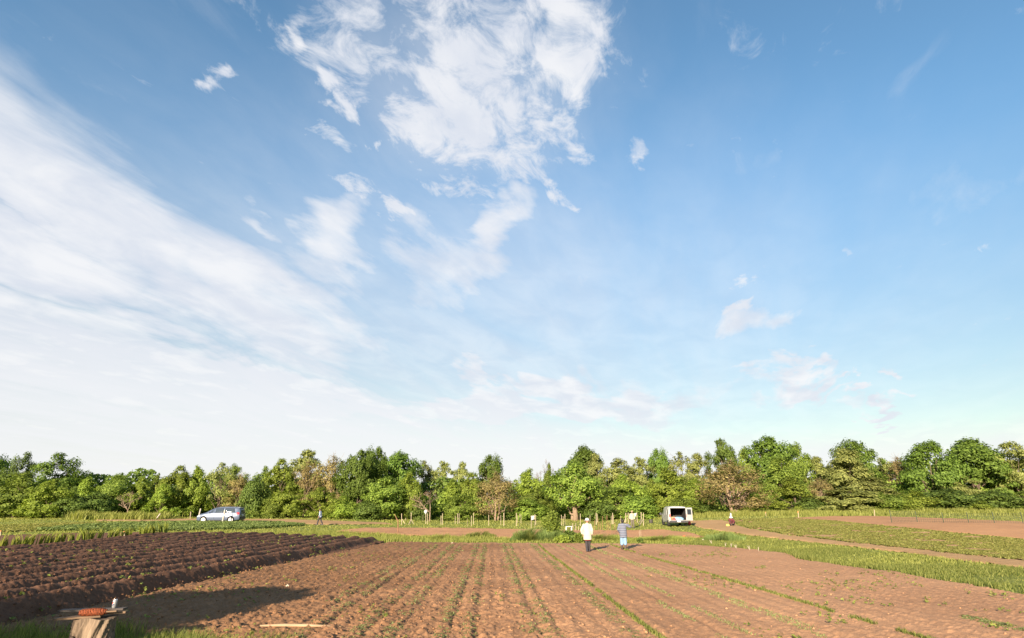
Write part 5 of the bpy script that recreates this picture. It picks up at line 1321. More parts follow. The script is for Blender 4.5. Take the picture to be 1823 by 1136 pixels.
# man walking left along the track
J = STAND(); J.update(face=(-1, -0.1, -0.25), pelvis=(0, 0, 0.92), chest=(-0.03, 0, 1.24), neck=(-0.06, 0, 1.42), head=(-0.10, 0, 1.53), sh_l=(-0.04, -0.17, 1.36), sh_r=(-0.04, 0.17, 1.36),
    hip_l=(0, -0.085, 0.88), hip_r=(0, 0.085, 0.88), knee_l=(-0.16, -0.09, 0.50), ankle_l=(-0.24, -0.09, 0.10), knee_r=(0.06, 0.09, 0.48), ankle_r=(0.26, 0.09, 0.15), elbow_l=(0.03, -0.22, 1.10), wrist_l=(-0.08, -0.22, 0.88), elbow_r=(-0.05, 0.22, 1.11), wrist_r=(-0.20, 0.20, 0.92), toe_l=(-1, 0, 0), toe_r=(-1, 0, 0))
g = gp(569, 935)
p = person(J, tuple(g), R(-6), 1.03, 'man in pale blue shirt and dark cap walking left')
f, up, sd_ = J['_f']
mb = MB(); ring_loft(mb, [(0.02, 0, 0.80, 0.145, 0.185), (0.01, 0, 0.95, 0.15, 0.19), (-0.01, 0, 1.12, 0.15, 0.19), (-0.03, 0, 1.28, 0.145, 0.19), (-0.05, 0, 1.39, 0.11, 0.15), (-0.06, 0, 1.45, 0.07, 0.075)])
arms(J, mb, (0.074, 0.066, 0.056), 0.0, 0.75); fused('shirt', mb, M_PALEB, p, 0.016)
mb = MB(); mb.ell((0, 0, 0.86), (0.13, 0.17, 0.15)); legs(J, mb, (0.10, 0.082, 0.07)); fused('trousers', mb, M_BLACKT, p, 0.014)
for s in ('l', 'r'): mb = MB(); foot(mb, J['ankle_' + s], (-1, 0, 0), 0.045, 0.01); fused('shoe', mb, M_BOOT, p, 0.012)
mb = MB(); c = Vector(J['head']) + up * 0.05; mb.ell(c - f * 0.01, (0.098, 0.092, 0.075)); mb.tube([c + f * 0.06, c + f * 0.12, c + f * 0.17], [(0.012, 0.075), (0.010, 0.07), (0.006, 0.045)], 10, tuple(up)); fused('cap', mb, M_BLACKT, p, 0.012, 2)
# worker facing the camera beside the braces
J = STAND(); J.update(face=(-0.1, -1, -0.1), head=(0, -0.035, 1.545), neck=(0, -0.01, 1.43), knee_l=(-0.10, -0.03, 0.48), knee_r=(0.10, -0.02, 0.48), ankle_l=(-0.12, 0, 0.09), ankle_r=(0.12, 0, 0.09), wrist_l=(-0.25, -0.05, 0.87), elbow_l=(-0.25, 0.0, 1.1), elbow_r=(0.25, 0.0, 1.1), wrist_r=(0.25, -0.05, 0.87), toe_l=(-.2, -1, 0), toe_r=(.2, -1, 0))
g = gp(1126.5, 940.5)
p = person(J, tuple(g), R(4), 1.02, 'worker in beige shirt and tan hat facing the camera')
f, up, sd_ = J['_f']
mb = MB(); ring_loft(mb, [(0, 0, 0.82, 0.19, 0.14), (0, 0, 0.95, 0.20, 0.145), (0, 0, 1.15, 0.20, 0.14), (0, 0, 1.30, 0.20, 0.13), (0, 0, 1.39, 0.155, 0.105), (0, 0, 1.45, 0.075, 0.075)])
arms(J, mb, (0.075, 0.066, 0.058), 0.0, 0.85); fused('shirt', mb, M_BEIGE, p, 0.016)
mb = MB(); mb.ell((0, 0, 0.87), (0.17, 0.13, 0.15)); legs(J, mb, (0.105, 0.088, 0.075)); fused('trousers', mb, M_GREYT, p, 0.014)
for s in ('l', 'r'): mb = MB(); foot(mb, J['ankle_' + s], J['toe_' + s], 0.048, 0.012); fused('boot', mb, M_BOOT, p, 0.012)
hat(J['head'], f, up, sd_, p, 0.15, 0.11, M_TAN)
# figure crouching on the lane
J = STAND(); J.update(pelvis=(0.08, 0.05, 0.26), chest=(-0.02, -0.10, 0.52), neck=(-0.05, -0.17, 0.66), head=(-0.07, -0.22, 0.75), face=(-0.5, -1, -0.55), sh_l=(-0.19, -0.05, 0.60), sh_r=(0.13, -0.15, 0.60),
    hip_l=(-0.02, 0.05, 0.26), hip_r=(0.16, 0.02, 0.26), knee_l=(-0.20, -0.24, 0.42), knee_r=(0.18, -0.30, 0.42), ankle_l=(-0.12, -0.06, 0.09), ankle_r=(0.16, -0.10, 0.09), elbow_l=(-0.28, -0.26, 0.44), wrist_l=(-0.26, -0.42, 0.26), elbow_r=(0.14, -0.36, 0.46), wrist_r=(-0.05, -0.48, 0.28), toe_l=(-.3, -1, 0), toe_r=(-.1, -1, 0))
g = gp(1302, 937)
p = person(J, tuple(g), R(10), 1.05, 'figure crouching on the dirt lane in dark red and white hat')
f, up, sd_ = J['_f']
mb = MB(); tl, th = Vector((0.07, 0.04, 0.30)), Vector((-0.02, -0.10, 0.55))
for t_ in np.linspace(0, 1, 5): mb.ell(tl.lerp(th, t_), (0.19, 0.145, 0.14), 16, 8)
arms(J, mb, (0.078, 0.068, 0.058), 0.0, 0.85); fused('jacket', mb, M_MAROON, p, 0.016)
mb = MB(); mb.ell((0.08, 0.05, 0.24), (0.18, 0.15, 0.13)); legs(J, mb, (0.105, 0.085, 0.07)); fused('trousers', mb, M_BLACKT, p, 0.014)
for s in ('l', 'r'): mb = MB(); foot(mb, J['ankle_' + s], J['toe_' + s], 0.048, 0.012); fused('boot', mb, M_BOOT, p, 0.012)
hat(J['head'], f, up, sd_, p, 0.15, 0.12, M_WHITEH)
g = gp(1296, 937.5)
lumpy('bag', tuple(g), (0.34, 0.28, 0.22), mat('yellow_plastic', (0.62, 0.58, 0.10), 0.6, 0.15), 'small yellow bag left of the crouching figure', 'bag', 9)
g = gp(1301.5, 919.5)
lumpy('bag', tuple(g), (0.28, 0.24, 0.40), mat('white_plastic', (0.36, 0.36, 0.36), 0.6, 0.05), 'white bag standing at the foot of the broad brown tree', 'bag', 12)

# ------------------------------------------------------------------ stakes, fence and garden gear
M_STAKE = mat('pale_stake_wood', (0.32, 0.26, 0.18), 0.85, 0.2, 9, 0.3, 40, stretch=(1, 1, 0.2))
M_STAKED = mat('grey_stake_wood', (0.17, 0.135, 0.095), 0.9, 0.25, 9, 0.3, 40, stretch=(1, 1, 0.2))
M_REDROD = mat('reddish_cane', (0.18, 0.095, 0.05), 0.85, 0.25)
M_ORANGE = mat('orange_paint', (0.75, 0.20, 0.06), 0.7, 0.1)
def stake(px, top, base, wd=0.07, dx=0.0, material=None, tipc=None, braces=()):
    g = gp(px, base); t = at(px + dx, top, g.y)
    mb = MB(); d = t - g
    mb.tube([Vector((0, 0, -0.15)), d * 0.97, d], [(wd * .5, wd * .5), (wd * .46, wd * .46), (wd * .2, wd * .2)], 4 if wd > 0.05 else 6)
    rot = None
    o = mb.build('wooden_stake', material or M_STAKE)
    o.location = g
    for (x1, y1, x2, y2, off) in braces:
        a = at(x1, y1, g.y - 0.02) - g; b = gp(x2, y2); b = Vector((b.x, b.y + off, float(T(b.x, b.y + off)))) - g
        MB().tube([a, b], [(0.032, 0.045), (0.032, 0.045)], 4).build('brace', M_STAKE, o)
    if tipc:
        d2 = d.normalized(); MB().tube([d * 0.78, d * 0.985], [wd * .52, wd * .40], 6).build('painted_tip', tipc, o)
    o['px'] = px
    return o
STK = [(715, 914, 934, .085, 0, ((716, 924.5, 722.3, 934, -.2),)), (722.3, 922, 928.5, .08, 0, ()), (731.6, 912.5, 934, .085, .6, ((732, 924.5, 737.6, 934.5, -.2), (731.5, 926, 729, 934, -.6))), (753, 917, 930, .05, 0, ()), (758, 913, 933, .075, 0, ()), (761.2, 914, 933, .075, -.3, ()),
    (785, 918, 934, .07, 0, ()), (787.6, 914, 934, .08, .2, ()), (810.3, 918.5, 932.5, .07, .2, ()), (815, 914, 934, .075, -.3, ()), (817.4, 914, 931, .075, 0, ()), (832, 922, 938, .045, 0, ()), (839, 918, 936, .075, .2, ()), (843, 913, 933, .085, 0, ()),
    (870, 916.5, 936, .075, 0, ()), (891.6, 917, 935, .06, 0, ()), (897, 913, 936, .11, 0, ()), (919.4, 913, 937, .085, -.2, ()), (921.2, 917.6, 931, .06, 0, ()), (925.5, 914.5, 936, .085, 0, ()), (927.6, 917, 932, .06, 0, ()), (945.7, 917, 943, .06, 0, ()), (952, 915.5, 942, .06, 0, ()), (953.6, 916.6, 934, .08, 0, ()),
    (999.5, 916.6, 935, .075, 0, ()), (1002.6, 919, 936, .06, 0, ()), (1005.6, 915, 934, .10, 0, ()), (1033, 914.5, 936, .085, 0, ()), (1050.3, 917, 930, .06, 0, ()), (1061.4, 913, 934, .10, -.2, ()), (1063.4, 915, 930, .07, 0, ()), (1088, 918, 933, .06, .2, ()), (1090.4, 913, 934, .09, .2, ()), (1092, 917, 933, .06, -.2, ()),
    (1105, 918, 932, .06, 0, ()), (1114, 913, 931, .12, 0, ((1114, 922, 1110.5, 931, -.1),)), (1118.2, 912.7, 932, .10, 0, ()), (1134.4, 912, 931, .09, -.8, ((1134, 924, 1131, 930, -.1),)), (1141.4, 912, 931, .11, 0, ((1141.4, 924.5, 1136, 932.5, -.2),)), (1145.4, 913, 935.5, .09, 0, ((1145.2, 925, 1136.4, 937, -.3),)),
    (1019, 931.7, 946, .06, 0, ()), (1025, 931, 946, .06, 0, ()), (1030, 936.5, 946, .06, 0, ())]
objs = []
for px, tp, bs, wd, dx, br in STK: objs.append((px, stake(px, tp, bs, wd, dx, M_STAKE if wd > 0.05 else M_STAKED, None, br)))
ORD = ['first', 'second', 'third', 'fourth', 'fifth', 'sixth', 'seventh', 'eighth', 'ninth', 'tenth', 'eleventh', 'twelfth', 'thirteenth', 'fourteenth', 'fifteenth', 'sixteenth', 'seventeenth', 'eighteenth', 'nineteenth', 'twentieth']
TENS = {20: 'twenty', 30: 'thirty', 40: 'forty'}
def ordinal(n):
    if n <= 20: return ORD[n - 1]
    t, u = n // 10 * 10, n % 10
    return {30: 'thirtieth', 40: 'fortieth'}[n] if u == 0 else TENS[t] + '-' + ORD[u - 1]
for i, (px, o) in enumerate(sorted(objs, key=lambda q: q[0])):
    o.pop('px', None)
    kindw = 'braced pale wooden stake' if len(o.children) else 'pale wooden garden stake'
    if px in (1019, 1025, 1030): lab = {1019: 'short low stake just right of the white stool', 1025: 'short low stake carrying the cross rails', 1030: 'shortest stake right of the cross rails'}[px]
    else: lab = '%s from the left in the stake row, %s' % (ordinal(i + 1), kindw)
    tag(o, lab, 'stake', 'garden stakes in front of the trees')
# thin low rails between the short stakes
g1, g2 = gp(1019, 946), gp(1025, 946)
mb = MB(); mb.tube([g1 + Vector((0, -0.06, 0.50)), g2 + Vector((0, -0.06, 0.54))], 0.025, 4); r1 = mb.build('cross_rail', M_STAKED)
tag(r1, 'level cross rail between two short low stakes', 'rail')
mb = MB(); mb.tube([g1 + Vector((0, -0.10, 0.52)), g2 + Vector((0, -0.10, 0.06))], 0.025, 4); tag(mb.build('cross_rail', M_STAKED), 'slanting cross rail between two short low stakes', 'rail')
# bags pulled over stakes
def over_bag(px, py, w_, h, material, label, seed):
    g = gp(px, 934); c = at(px, py, g.y - 0.12)
    return lumpy('bag', (c.x, c.y, c.z - h / 2), (w_, w_ * .8, h), material, label, 'bag', seed)
M_BAG = mat('white_bag', (0.42, 0.42, 0.42), 0.6, 0.05)
b_ = MB().ell((0, 0, 0), (0.21, 0.19, 0.23), 18, 10); b_.lathe([(0.05, -0.30), (0.10, -0.20), (0.06, -0.16)], 12)
o = b_.build('bag', M_BAG, None, True); g = gp(758, 933); c = at(758, 911, g.y); o.location = c; tag(o, 'round white bag tied on top of a stake', 'bag')
g = gp(947, 943); c = at(948.6, 922, g.y)
sh = MB(); V = []; nq = 8
for j in range(nq + 1):
    for i in range(nq + 1):
        u, v_ = i / nq, j / nq; wv = 0.05 * math.sin(6 * u + 3 * v_)
        V.append(((u - .5) * 0.42 * (1 - 0.35 * v_), wv, (0.5 - v_) * 0.40 + 0.06 * (u - .5)))
k = len(V); Vb = [(x, y + 0.02, z) for x, y, z in V]; Fc = []
for j in range(nq):
    for i in range(nq):
        a = j * (nq + 1) + i; Fc.append((a, a + 1, a + nq + 2, a + nq + 1)); Fc.append((k + a + nq + 1, k + a + nq + 2, k + a + 1, k + a))
bd = list(range(nq + 1)) + [(j + 1) * (nq + 1) - 1 for j in range(1, nq + 1)] + [nq * (nq + 1) + i for i in range(nq - 1, -1, -1)] + [j * (nq + 1) for j in range(nq - 1, 0, -1)]
for a, b2 in zip(bd, bd[1:] + bd[:1]): Fc.append((b2, a, k + a, k + b2))
sh.add(V + Vb, Fc)
o = sh.build('cloth', M_BAG, None, True); o.location = c; tag(o, 'white cloth hanging between two stakes', 'cloth')
o2 = bpy.data.objects.new('cloth', o.data); link(o2); g = gp(1131, 934); o2.location = at(1131.3, 916.8, g.y + 1.2); o2.scale = (0.72, 1, 0.95); o2.rotation_euler = (0, 0.15, 0.2)
tag(o2, 'white cloth on a stake beside the tan hat', 'cloth')
# white stool
g = gp(1012.8, 946.5); root = empty('stool', tuple(g), R(6))
M_STOOL = mat('white_painted_wood', (0.42, 0.42, 0.41), 0.5, 0.05)
MB().box((0, 0, 0.46), (0.62, 0.34, 0.06)).build('seat', M_STOOL, root)
for sx_ in (-1, 1):
    for sy_ in (-1, 1): MB().box((sx_ * 0.26, sy_ * 0.13, 0.215), (0.07, 0.05, 0.43)).build('leg', M_STOOL, root)
    MB().box((sx_ * 0.26, 0, 0.15), (0.03, 0.22, 0.04)).build('stretcher', M_STOOL, root)
tag(root, 'small white stool on the garden plot', 'stool')
# reddish canes in the weeds
CANES = [(1058, 926, 952, 0.6), (1065, 922, 950, -.5), (1072, 919, 947, .8), (1080.7, 917, 955, -.3), (1083.6, 928, 956, .2), (1086, 932, 955, .5), (1095, 930, 950, -.6), (1069, 930, 955, -.8)]
for i, (px, tp, bs, dx) in enumerate(CANES):
    o = stake(px, tp, bs, 0.052, dx, M_REDROD); o.name = 'garden_cane'; o.pop('px', None)
    tag(o, '%s thin reddish cane from the left between the two walking people' % ORD[sorted(c_[0] for c_ in CANES).index(px)], 'cane', 'reddish canes between the walking people')
for px, lab in ((1138.3, 'thin white rod standing on the garden plot'), (1141.0, 'second thin white rod, right of the first')):
    o = stake(px, 943.5, 958, 0.03, -.2, M_STAKE); o.name = 'garden_cane'; o.pop('px', None); tag(o, lab, 'rod')
# forked reddish post
g = gp(708.5, 951); mb = MB(); P_ = lambda px, py: at(px, py, g.y) - g
root = empty('forked_post', tuple(g))
MB().tube([Vector((0, 0, -.2)), P_(708.5, 938), P_(708.7, 925)], [0.055, 0.05, 0.04], 7).build('post', M_REDROD, root)
MB().tube([P_(708.5, 928.5), P_(705.5, 922), P_(702.3, 915)], [0.045, 0.038, 0.025], 6).build('branch', M_REDROD, root)
tag(root, 'crooked forked reddish post at the garden plot corner', 'post')
# leaning boards and stakes near the minivan
def board(px1, py1, px2, py2, base_y, wd, label, material=None, Yoff=0.0):
    g = gp(px2, base_y); Yq = g.y + Yoff; a, b = at(px1, py1, Yq), at(px2, py2, Yq); b.z = float(T(b.x, Yq)) - 0.08
    o = MB().tube([b - b, a - b], [(wd * .5, wd * .35), (wd * .5, wd * .35)], 4).build('wooden_board', material or M_STAKE); o.location = b
    return tag(o, label, 'board')
M_WBOARD = mat('bleached_board', (0.36, 0.32, 0.27), 0.8, 0.12)
board(400.5, 908.5, 395.5, 931.5, 932.5, 0.20, 'bleached board leaning in front of the minivan side', M_WBOARD)
board(357.5, 905.5, 352.5, 921, 930, 0.17, 'bleached board rising behind the minivan hood', M_WBOARD, 1.6)
board(285.5, 914.5, 276, 925, 926, 0.16, 'bleached board tilted over beside the dirt track', M_WBOARD)
board(339.8, 911, 338.8, 923, 925, 0.10, 'short upright board left of the minivan nose', M_STAKE)
for px, tp, bs, lab, tipc in ((2, 944.5, 954.5, 'orange topped stake at the left picture edge', True), (222, 945.5, 957.5, 'orange red stake among the upright leaf plants', True), (260, 947, 953, 'small orange tipped stake near the leaf plant row end', True),
        (1363.5, 911.5, 919, 'short orange tipped stake under the yellowish right tree', True), (1421.5, 910, 922.5, 'pale orange stake at the near corner of the far field', True), (1552, 904.5, 913, 'small reddish stake in the tall grass bank', True), (1557, 907.5, 919.5, 'pale leaning stake at the edge of the far field', False)):
    o = stake(px, tp, bs, 0.09, -0.8, M_STAKE, M_ORANGE if tipc else None); o.name = 'marker_stake'; o.pop('px', None); tag(o, lab, 'stake')
# rusty cultivator lying at the plot edge
g = gp(1214, 961); root = empty('cultivator', tuple(g)); M_RUST = mat('rust', (0.36, 0.11, 0.04), 0.85, 0.3, 20)
P_ = lambda px, py, dy=0.0: at(px, py, g.y + dy) - g
MB().tube([P_(1207.5, 961), P_(1212, 957), P_(1219, 953.2)], 0.03, 6).build('handle', M_RUST, root)
MB().tube([P_(1219, 953.2), P_(1219.5, 959)], 0.028, 6).build('upright', M_RUST, root)
MB().tube([P_(1206, 961.2), P_(1214, 960.2), P_(1232, 961.0)], [0.05, 0.045, 0.03], 6).build('beam', M_RUST, root)
for q in range(5):
    x0 = 1208 + 4.2 * q; MB().tube([P_(x0, 960.4), P_(x0 + .8, 961.6, -.1), P_(x0 - .4, 963, -.2)], [0.022, 0.02, 0.008], 5).build('tine', M_RUST, root)
tag(root, 'rusty iron cultivator lying at the garden plot edge', 'cultivator')
# green net fence at the right
M_GPOST = mat('green_fence_post', (0.030, 0.042, 0.022), 0.6, 0.2)
M_NET = mat('dark_green_net', (0.045, 0.055, 0.035), 0.7, 0.2)
fp = [(1588, 931.8), (1633.6, 931.2), (1680.5, 931.8), (1725, 932.0), (1771, 932.8), (1822, 933.8), (1876, 935)]
fpts = [gp(*q) for q in fp]; Yref = fpts[0].y
tops = [908, 910.5, 912, 911.5, 911, 912, 913]
root = empty('net_fence', tuple(fpts[0])); B0 = fpts[0]
for q, tp, b in zip(fp, tops, fpts):
    zt = at(q[0], tp, b.y).z
    MB().tube([b - B0 - Vector((0, 0, .2)), Vector((b.x, b.y, zt)) - B0], 0.035, 6).build('post', M_GPOST, root)
mb = MB()
for i in range(len(fpts) - 1):
    a, b = fpts[i] - B0, fpts[i + 1] - B0; L = (b - a).length; n = int(L / 0.16)
    hgt = at(fp[i][0], tops[i], fpts[i].y).z - fpts[i].z - 0.12
    for j in range(n):
        p_ = a.lerp(b, j / n); mb.tube([p_ + Vector((0, 0, 0.02)), p_ + Vector((0, 0, hgt))], 0.008, 3)
    for hz in np.linspace(0.05, 1.0, 7): mb.tube([a + Vector((0, 0, hgt * hz)), b + Vector((0, 0, hgt * hz))], 0.008, 3)
mb.build('net', M_NET, root)
tag(root, 'green plastic net fence with thin posts at right', 'fence')
# upright leaf plants along the left edge of the ridges
M_LEEK = leaf_mat('upright_plant_leaves', (0.17, 0.21, 0.035), (0.32, 0.35, 0.07), 0.45, 0.3, 0.2)
leeks = []
for q in range(4):
    r = np.random.default_rng(600 + q); n = 24
    P = np.stack([r.normal(0, 0.07, n), r.normal(0, 0.07, n), np.zeros(n)], -1)
    v, t, c = blades(P, r.uniform(0.55, 1.0, n), r.uniform(0.05, 0.09, n), 0.28, 610 + q, windx=0.9)
    leeks.append(tri_mesh('upright_leaf_plant', v, t, M_LEEK, False, c))
e0, e1 = gp(8, 981), gp(298, 953)
nl = 34
for i in range(nl):
    t_ = i / (nl - 1); x_ = e0.x + (e1.x - e0.x) * t_ + rng.normal(0, 0.12) - 0.25; y_ = e0.y + (e1.y - e0.y) * t_ ** 1.0 + rng.normal(0, 0.12)
    o = link(bpy.data.objects.new('upright_leaf_plant', leeks[i % 4])); s_ = rng.uniform(0.7, 1.15)
    o.location = (x_, y_, float(T(x_, y_)) + 0.04); o.rotation_euler = (0, 0, rng.uniform(0, 6.28)); o.scale = (s_, s_, s_ * 1.05)
    tag(o, '%s strap leaved plant from the left in the row beside the earth ridges' % ordinal(i + 1), 'plant', 'row of upright strap leaved plants')
# pale litter on the field
M_LIT = mat('pale_litter', (0.36, 0.31, 0.23), 0.8, 0.1)
LIT = [(805, 969.5, 'white scrap at the far edge of the tilled field'), (511, 1050, 'white scrap on the soil right of the earth ridges'), (1267, 969.5, 'pale leaf pair standing at the field corner'), (1292, 975, 'pale dry leaf right of the field corner'), (1302, 976, 'tallest pale dry leaf along the field edge'), (1311, 978.5, 'short pale dry leaf beside the tallest one'), (1335, 981, 'upright pale dry leaf nearer the verge'), (1351, 984, 'last pale dry leaf before the grass verge'), (1252, 963.5, 'white scrap on the grass near the rusty cultivator')]
for i, (px, py, lab) in enumerate(LIT):
    g = gp(px, py); r = np.random.default_rng(700 + i)
    scrap = 'scrap' in lab
    mb = MB()
    if scrap: mb.tube([(-.05, 0, .03), (0, .01, .07), (.045, 0, .04)], [(.025, .015), (.036, .02), (.016, .01)], 6)
    else:
        for q in range(3): a = r.uniform(-.6, .6); mb.tube([(0, 0, 0), (math.sin(a) * .10, .02, .12), (math.sin(a) * .24, .02, .24)], [(.02, .006), (.035, .008), (.006, .003)], 6)
    o = mb.build('paper_scrap' if scrap else 'dry_leaf', M_LIT); o.location = (g.x, g.y, g.z + 0.05); tag(o, lab, 'scrap' if scrap else 'leaf')

# ------------------------------------------------------------------ stump with boards, twine and can
g = at(172, 1090, 11.0); SX, SY = g.x, 11.0; SZ = 0.0
M_STUMP = mat('weathered_stump_wood', (0.095, 0.065, 0.042), 0.9, 0.5, 7, 0.9, 26, stretch=(1.6, 1.6, 0.16), rgb2=(0.155, 0.112, 0.075))
M_STTOP = mat('stump_cut_face', (0.10, 0.072, 0.05), 0.9, 0.3, 9, 0.5, 30)
root = empty('tree_stump', (SX, SY, SZ))
TOPZ = 0.53
n, lv = 96, 26; V = []; Fc = []
r = np.random.default_rng(31)
for j in range(lv + 1):
    t_ = j / lv; z = -0.12 + (TOPZ + 0.12) * t_
    for i in range(n):
        a = 2 * math.pi * i / n
        tw = a + 0.75 * (1 - t_)
        base = 0.335 + 0.03 * math.cos(2 * a) + 0.16 * (1 - t_) ** 3.0 * (0.5 + 0.5 * math.cos(3 * a + 0.8))
        gro = -0.050 * abs(math.sin(7 * tw + 1.6 * math.sin(3 * tw) + 0.5 * math.sin(5 * z))) ** 0.6 - 0.020 * abs(math.sin(19 * tw + 2 * t_ + math.sin(4 * z)))
        nz = 0.012 * (vn(np.array([a * 9]), np.array([z * 4]), 5)[0] - 0.5)
        rr = base + gro + nz
        V.append((rr * math.cos(a), rr * math.sin(a) * 0.9, z + (0.02 * math.sin(3 * a) if j == lv else 0)))
for j in range(lv):
    for i in range(n): Fc.append((j * n + i, j * n + (i + 1) % n, (j + 1) * n + (i + 1) % n, (j + 1) * n + i))
Fc.append(tuple(range(n - 1, -1, -1)))
st = MB().add(V, Fc).build('trunk', M_STUMP, root, True)
MB().add([V[lv * n + i] for i in range(n)] + [(0, 0, TOPZ + 0.005)], [(i, (i + 1) % n, n) for i in range(n)]).build('cut_top', M_STTOP, root)
kn = MB(); kn.tube([(-0.17, -0.23, 0.24), (-0.174, -0.262, 0.238), (-0.175, -0.268, 0.237)], [0.05, 0.042, 0.015], 12); kn.build('knot', M_STTOP, root, True)
tag(root, 'weathered tree stump with gnarled bark in the near grass', 'stump')
M_OLDB = mat('old_grey_board', (0.06, 0.048, 0.042), 0.85, 0.3, 10, 0.5, 50, stretch=(0.2, 1, 1))
M_WARMB = mat('warm_split_board', (0.125, 0.078, 0.045), 0.8, 0.25, 10, 0.5, 50, stretch=(0.2, 1, 1))
def plank(c, d, rz, tilt, material, label, seed, roll=0.0, taper=0.0):
    """a board with worn uneven edges"""
    r = np.random.default_rng(seed); V = []; Fc = []; nx = 10; L, W, H = d
    for i in range(nx + 1):
        x = (i / nx - .5) * L; e0_, e1_ = r.normal(0, W * .03, 2); k = 1 - taper * (1 - i / nx)
        for y, z in ((-W / 2 * k + e0_, -H / 2), (W / 2 * k + e1_, -H / 2), (W / 2 * k + e1_ * .8, H / 2), (-W / 2 * k + e0_ * .8, H / 2)): V.append((x + r.normal(0, .006), y, z))
    for i in range(nx):
        for q in range(4): Fc.append((i * 4 + q, (i + 1) * 4 + q, (i + 1) * 4 + (q + 1) % 4, i * 4 + (q + 1) % 4))
    Fc += [(0, 1, 2, 3), tuple(nx * 4 + q for q in (3, 2, 1, 0))]
    o = MB().add(V, Fc).build('wooden_board', material); o.location = c; o.rotation_euler = (roll, tilt, rz)
    return tag(o, label, 'board')
plank((SX - 0.13, SY + 0.10, TOPZ + 0.105), (1.05, 0.16, 0.028), R(5), R(-1.0), M_OLDB, 'dark grey board lying across the stump, under the can', 1)
plank((SX - 0.20, SY - 0.14, TOPZ + 0.026), (0.72, 0.20, 0.028), R(14), R(-3.0), M_WARMB, 'warm brown split board on the near side of the stump', 2, 0.1, 0.75)
plank((SX + 0.20, SY + 0.03, TOPZ + 0.066), (0.58, 0.085, 0.030), R(3), R(-2.0), M_WARMB, 'narrow notched board sticking out right of the stump', 3)
# orange twine wound on a short stick
root = empty('twine_spool', (SX + 0.02, SY - 0.13, TOPZ + 0.098), 0.0)
root.rotation_euler = (0, R(-2), R(6))
smart(MB().box((0.10, 0, 0), (0.56, 0.055, 0.022)).build('stick', M_WARMB, root))
M_TWINE = mat('orange_twine', (0.19, 0.046, 0.014), 0.8, 0.45, 40, 0.8, 120)
pts = []; nt = 40
for i in range(nt * 14 + 1):
    a = 2 * math.pi * i / 14; t_ = i / (nt * 14); k = math.sin(math.pi * min(1, t_ * 0.92 + 0.06)) ** 0.5
    pts.append((-0.20 + 0.42 * t_ + 0.014 * math.sin(a * 0.5 + i), math.cos(a) * (0.028 + 0.030 * k), math.sin(a) * (0.016 + 0.036 * k)))
MB().tube(pts, 0.0065, 5).build('twine', M_TWINE, root, True)
pts = [(x, y * 1.12, z * 1.12) for x, y, z in pts[40:-60]]; pts = [(x + 0.02 * math.sin(i * .3), y, z) for i, (x, y, z) in enumerate(pts)]
MB().tube(pts, 0.006, 5).build('twine', M_TWINE, root, True)
tag(root, 'orange twine wound thick around a stick on the stump', 'twine')
# drink can
CR, CH = 0.036, 0.135
cc_ = at(201, 1079.5, SY + 0.06)
CZ = TOPZ + 0.105 + 0.0175 + 0.006
root = empty('drink_can', (cc_.x, SY + 0.10, CZ), 0.0)
M_ALU = mat('bare_aluminium', (0.72, 0.72, 0.72), 0.3, 0.04, metal=0.85)
M_CANW = mat('silver_white_can_print', (0.26, 0.265, 0.27), 0.35, 0.03, metal=0.25)
M_CANR = mat('can_print_red', (0.32, 0.012, 0.016), 0.4, 0.03)
M_CANB = mat('can_print_blue', (0.008, 0.018, 0.08), 0.4, 0.03)
M_CANWH = mat('can_print_white', (0.42, 0.42, 0.42), 0.4, 0.02)
smart(MB().lathe([(CR * .72, 0), (CR * .78, 0.004), (CR, 0.014), (CR, CH * .86), (CR * .92, CH * .92), (CR * .80, CH * .965), (CR * .83, CH * .985), (CR * .81, CH), (CR * .76, CH * .985), (CR * .70, CH * .972)], 40).build('body', M_CANW, root), 50)
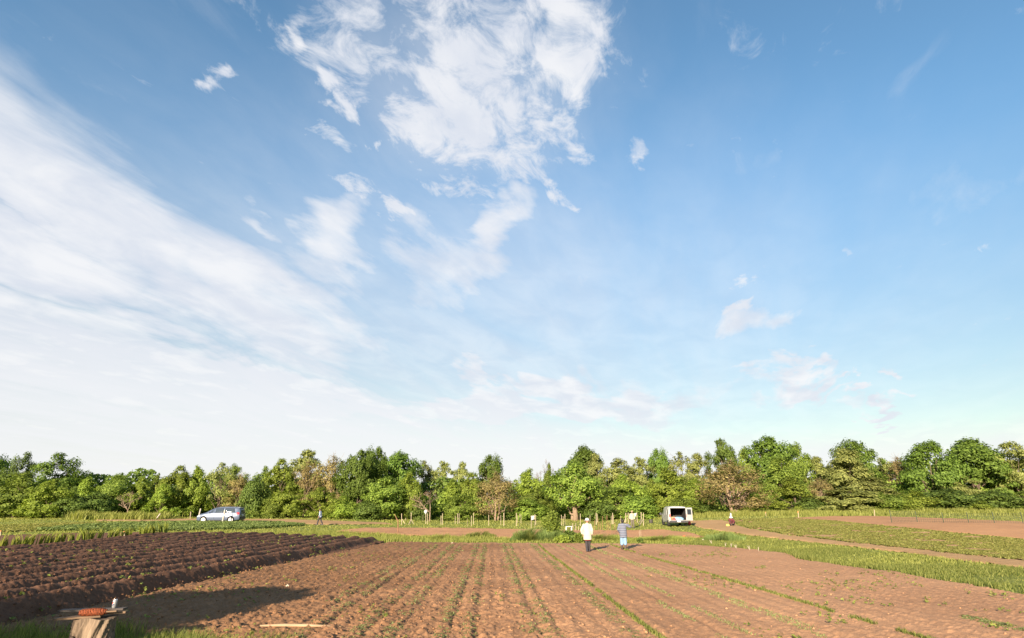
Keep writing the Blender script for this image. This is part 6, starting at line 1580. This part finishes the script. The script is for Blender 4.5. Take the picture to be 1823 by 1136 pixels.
smart(MB().lathe([(CR * .93, CH * .918), (CR * .812, CH * .962), (CR * .845, CH * .984), (CR * .825, CH * 1.004), (CR * .75, CH * .99), (CR * .70, CH * .978)], 40).build('rim', M_ALU, root), 50)
MB().box((0, 0.008, CH * .985), (0.016, 0.024, 0.002)).build('pull_tab', M_ALU, root)
def can_patch(fn, name, material, off):
    """a printed patch wrapped on the can; fn(u) gives lower and upper edge over the emblem disc"""
    nu = 18; V = []; Fc = []; th0 = R(-90 - 22); rad = 0.0265; zc = CH * 0.50
    for i in range(nu + 1):
        u = -1 + 2 * i / nu; lo, hi = fn(u)
        for z in (lo, hi):
            a = th0 + u * rad / CR; rr = CR + off
            V.append((rr * math.cos(a), rr * math.sin(a), zc + z * rad))
    for i in range(nu): Fc.append((2 * i, 2 * i + 2, 2 * i + 3, 2 * i + 1))
    MB().add(V, Fc).build(name, material, root)
circ = lambda u: math.sqrt(max(0, 1 - u * u))
can_patch(lambda u: (-circ(u) * 1.12 if abs(u) < 1 else 0, circ(u) * 1.12), 'emblem_ring', M_CANWH, 0.0004)
wave_hi = lambda u: 0.10 + 0.55 * u + 0.12 * math.sin(3 * u)
wave_lo = lambda u: -0.30 + 0.25 * u + 0.15 * math.sin(3 * u)
can_patch(lambda u: (max(-circ(u), min(circ(u), wave_hi(u))), circ(u)), 'emblem_top', M_CANR, 0.0008)
can_patch(lambda u: (-circ(u), max(-circ(u), min(circ(u), wave_lo(u)))), 'emblem_bottom', M_CANB, 0.0008)
tag(root, 'silver drink can with round red and blue emblem on the stump', 'can')
# peeled pole lying on the soil
a, b = gp(462, 1125.5), gp(607, 1126); mid = (a + b) / 2
a.z += 0.10; b.z += 0.085; mid = a.lerp(b, 0.55) + Vector((0, 0, 0.012))
o = MB().tube([a - a, a.lerp(b, .25) - a + Vector((0, 0, .012)), mid - a, b - a], [0.017, 0.030, 0.032, 0.014], 9).build('wooden_pole', mat('peeled_wood', (0.27, 0.18, 0.105), 0.7, 0.2, 8, 0.3, 40, stretch=(0.2, 1, 1)), None, True); o.location = a
tag(o, 'long peeled pole lying on the soil at the near edge', 'pole')
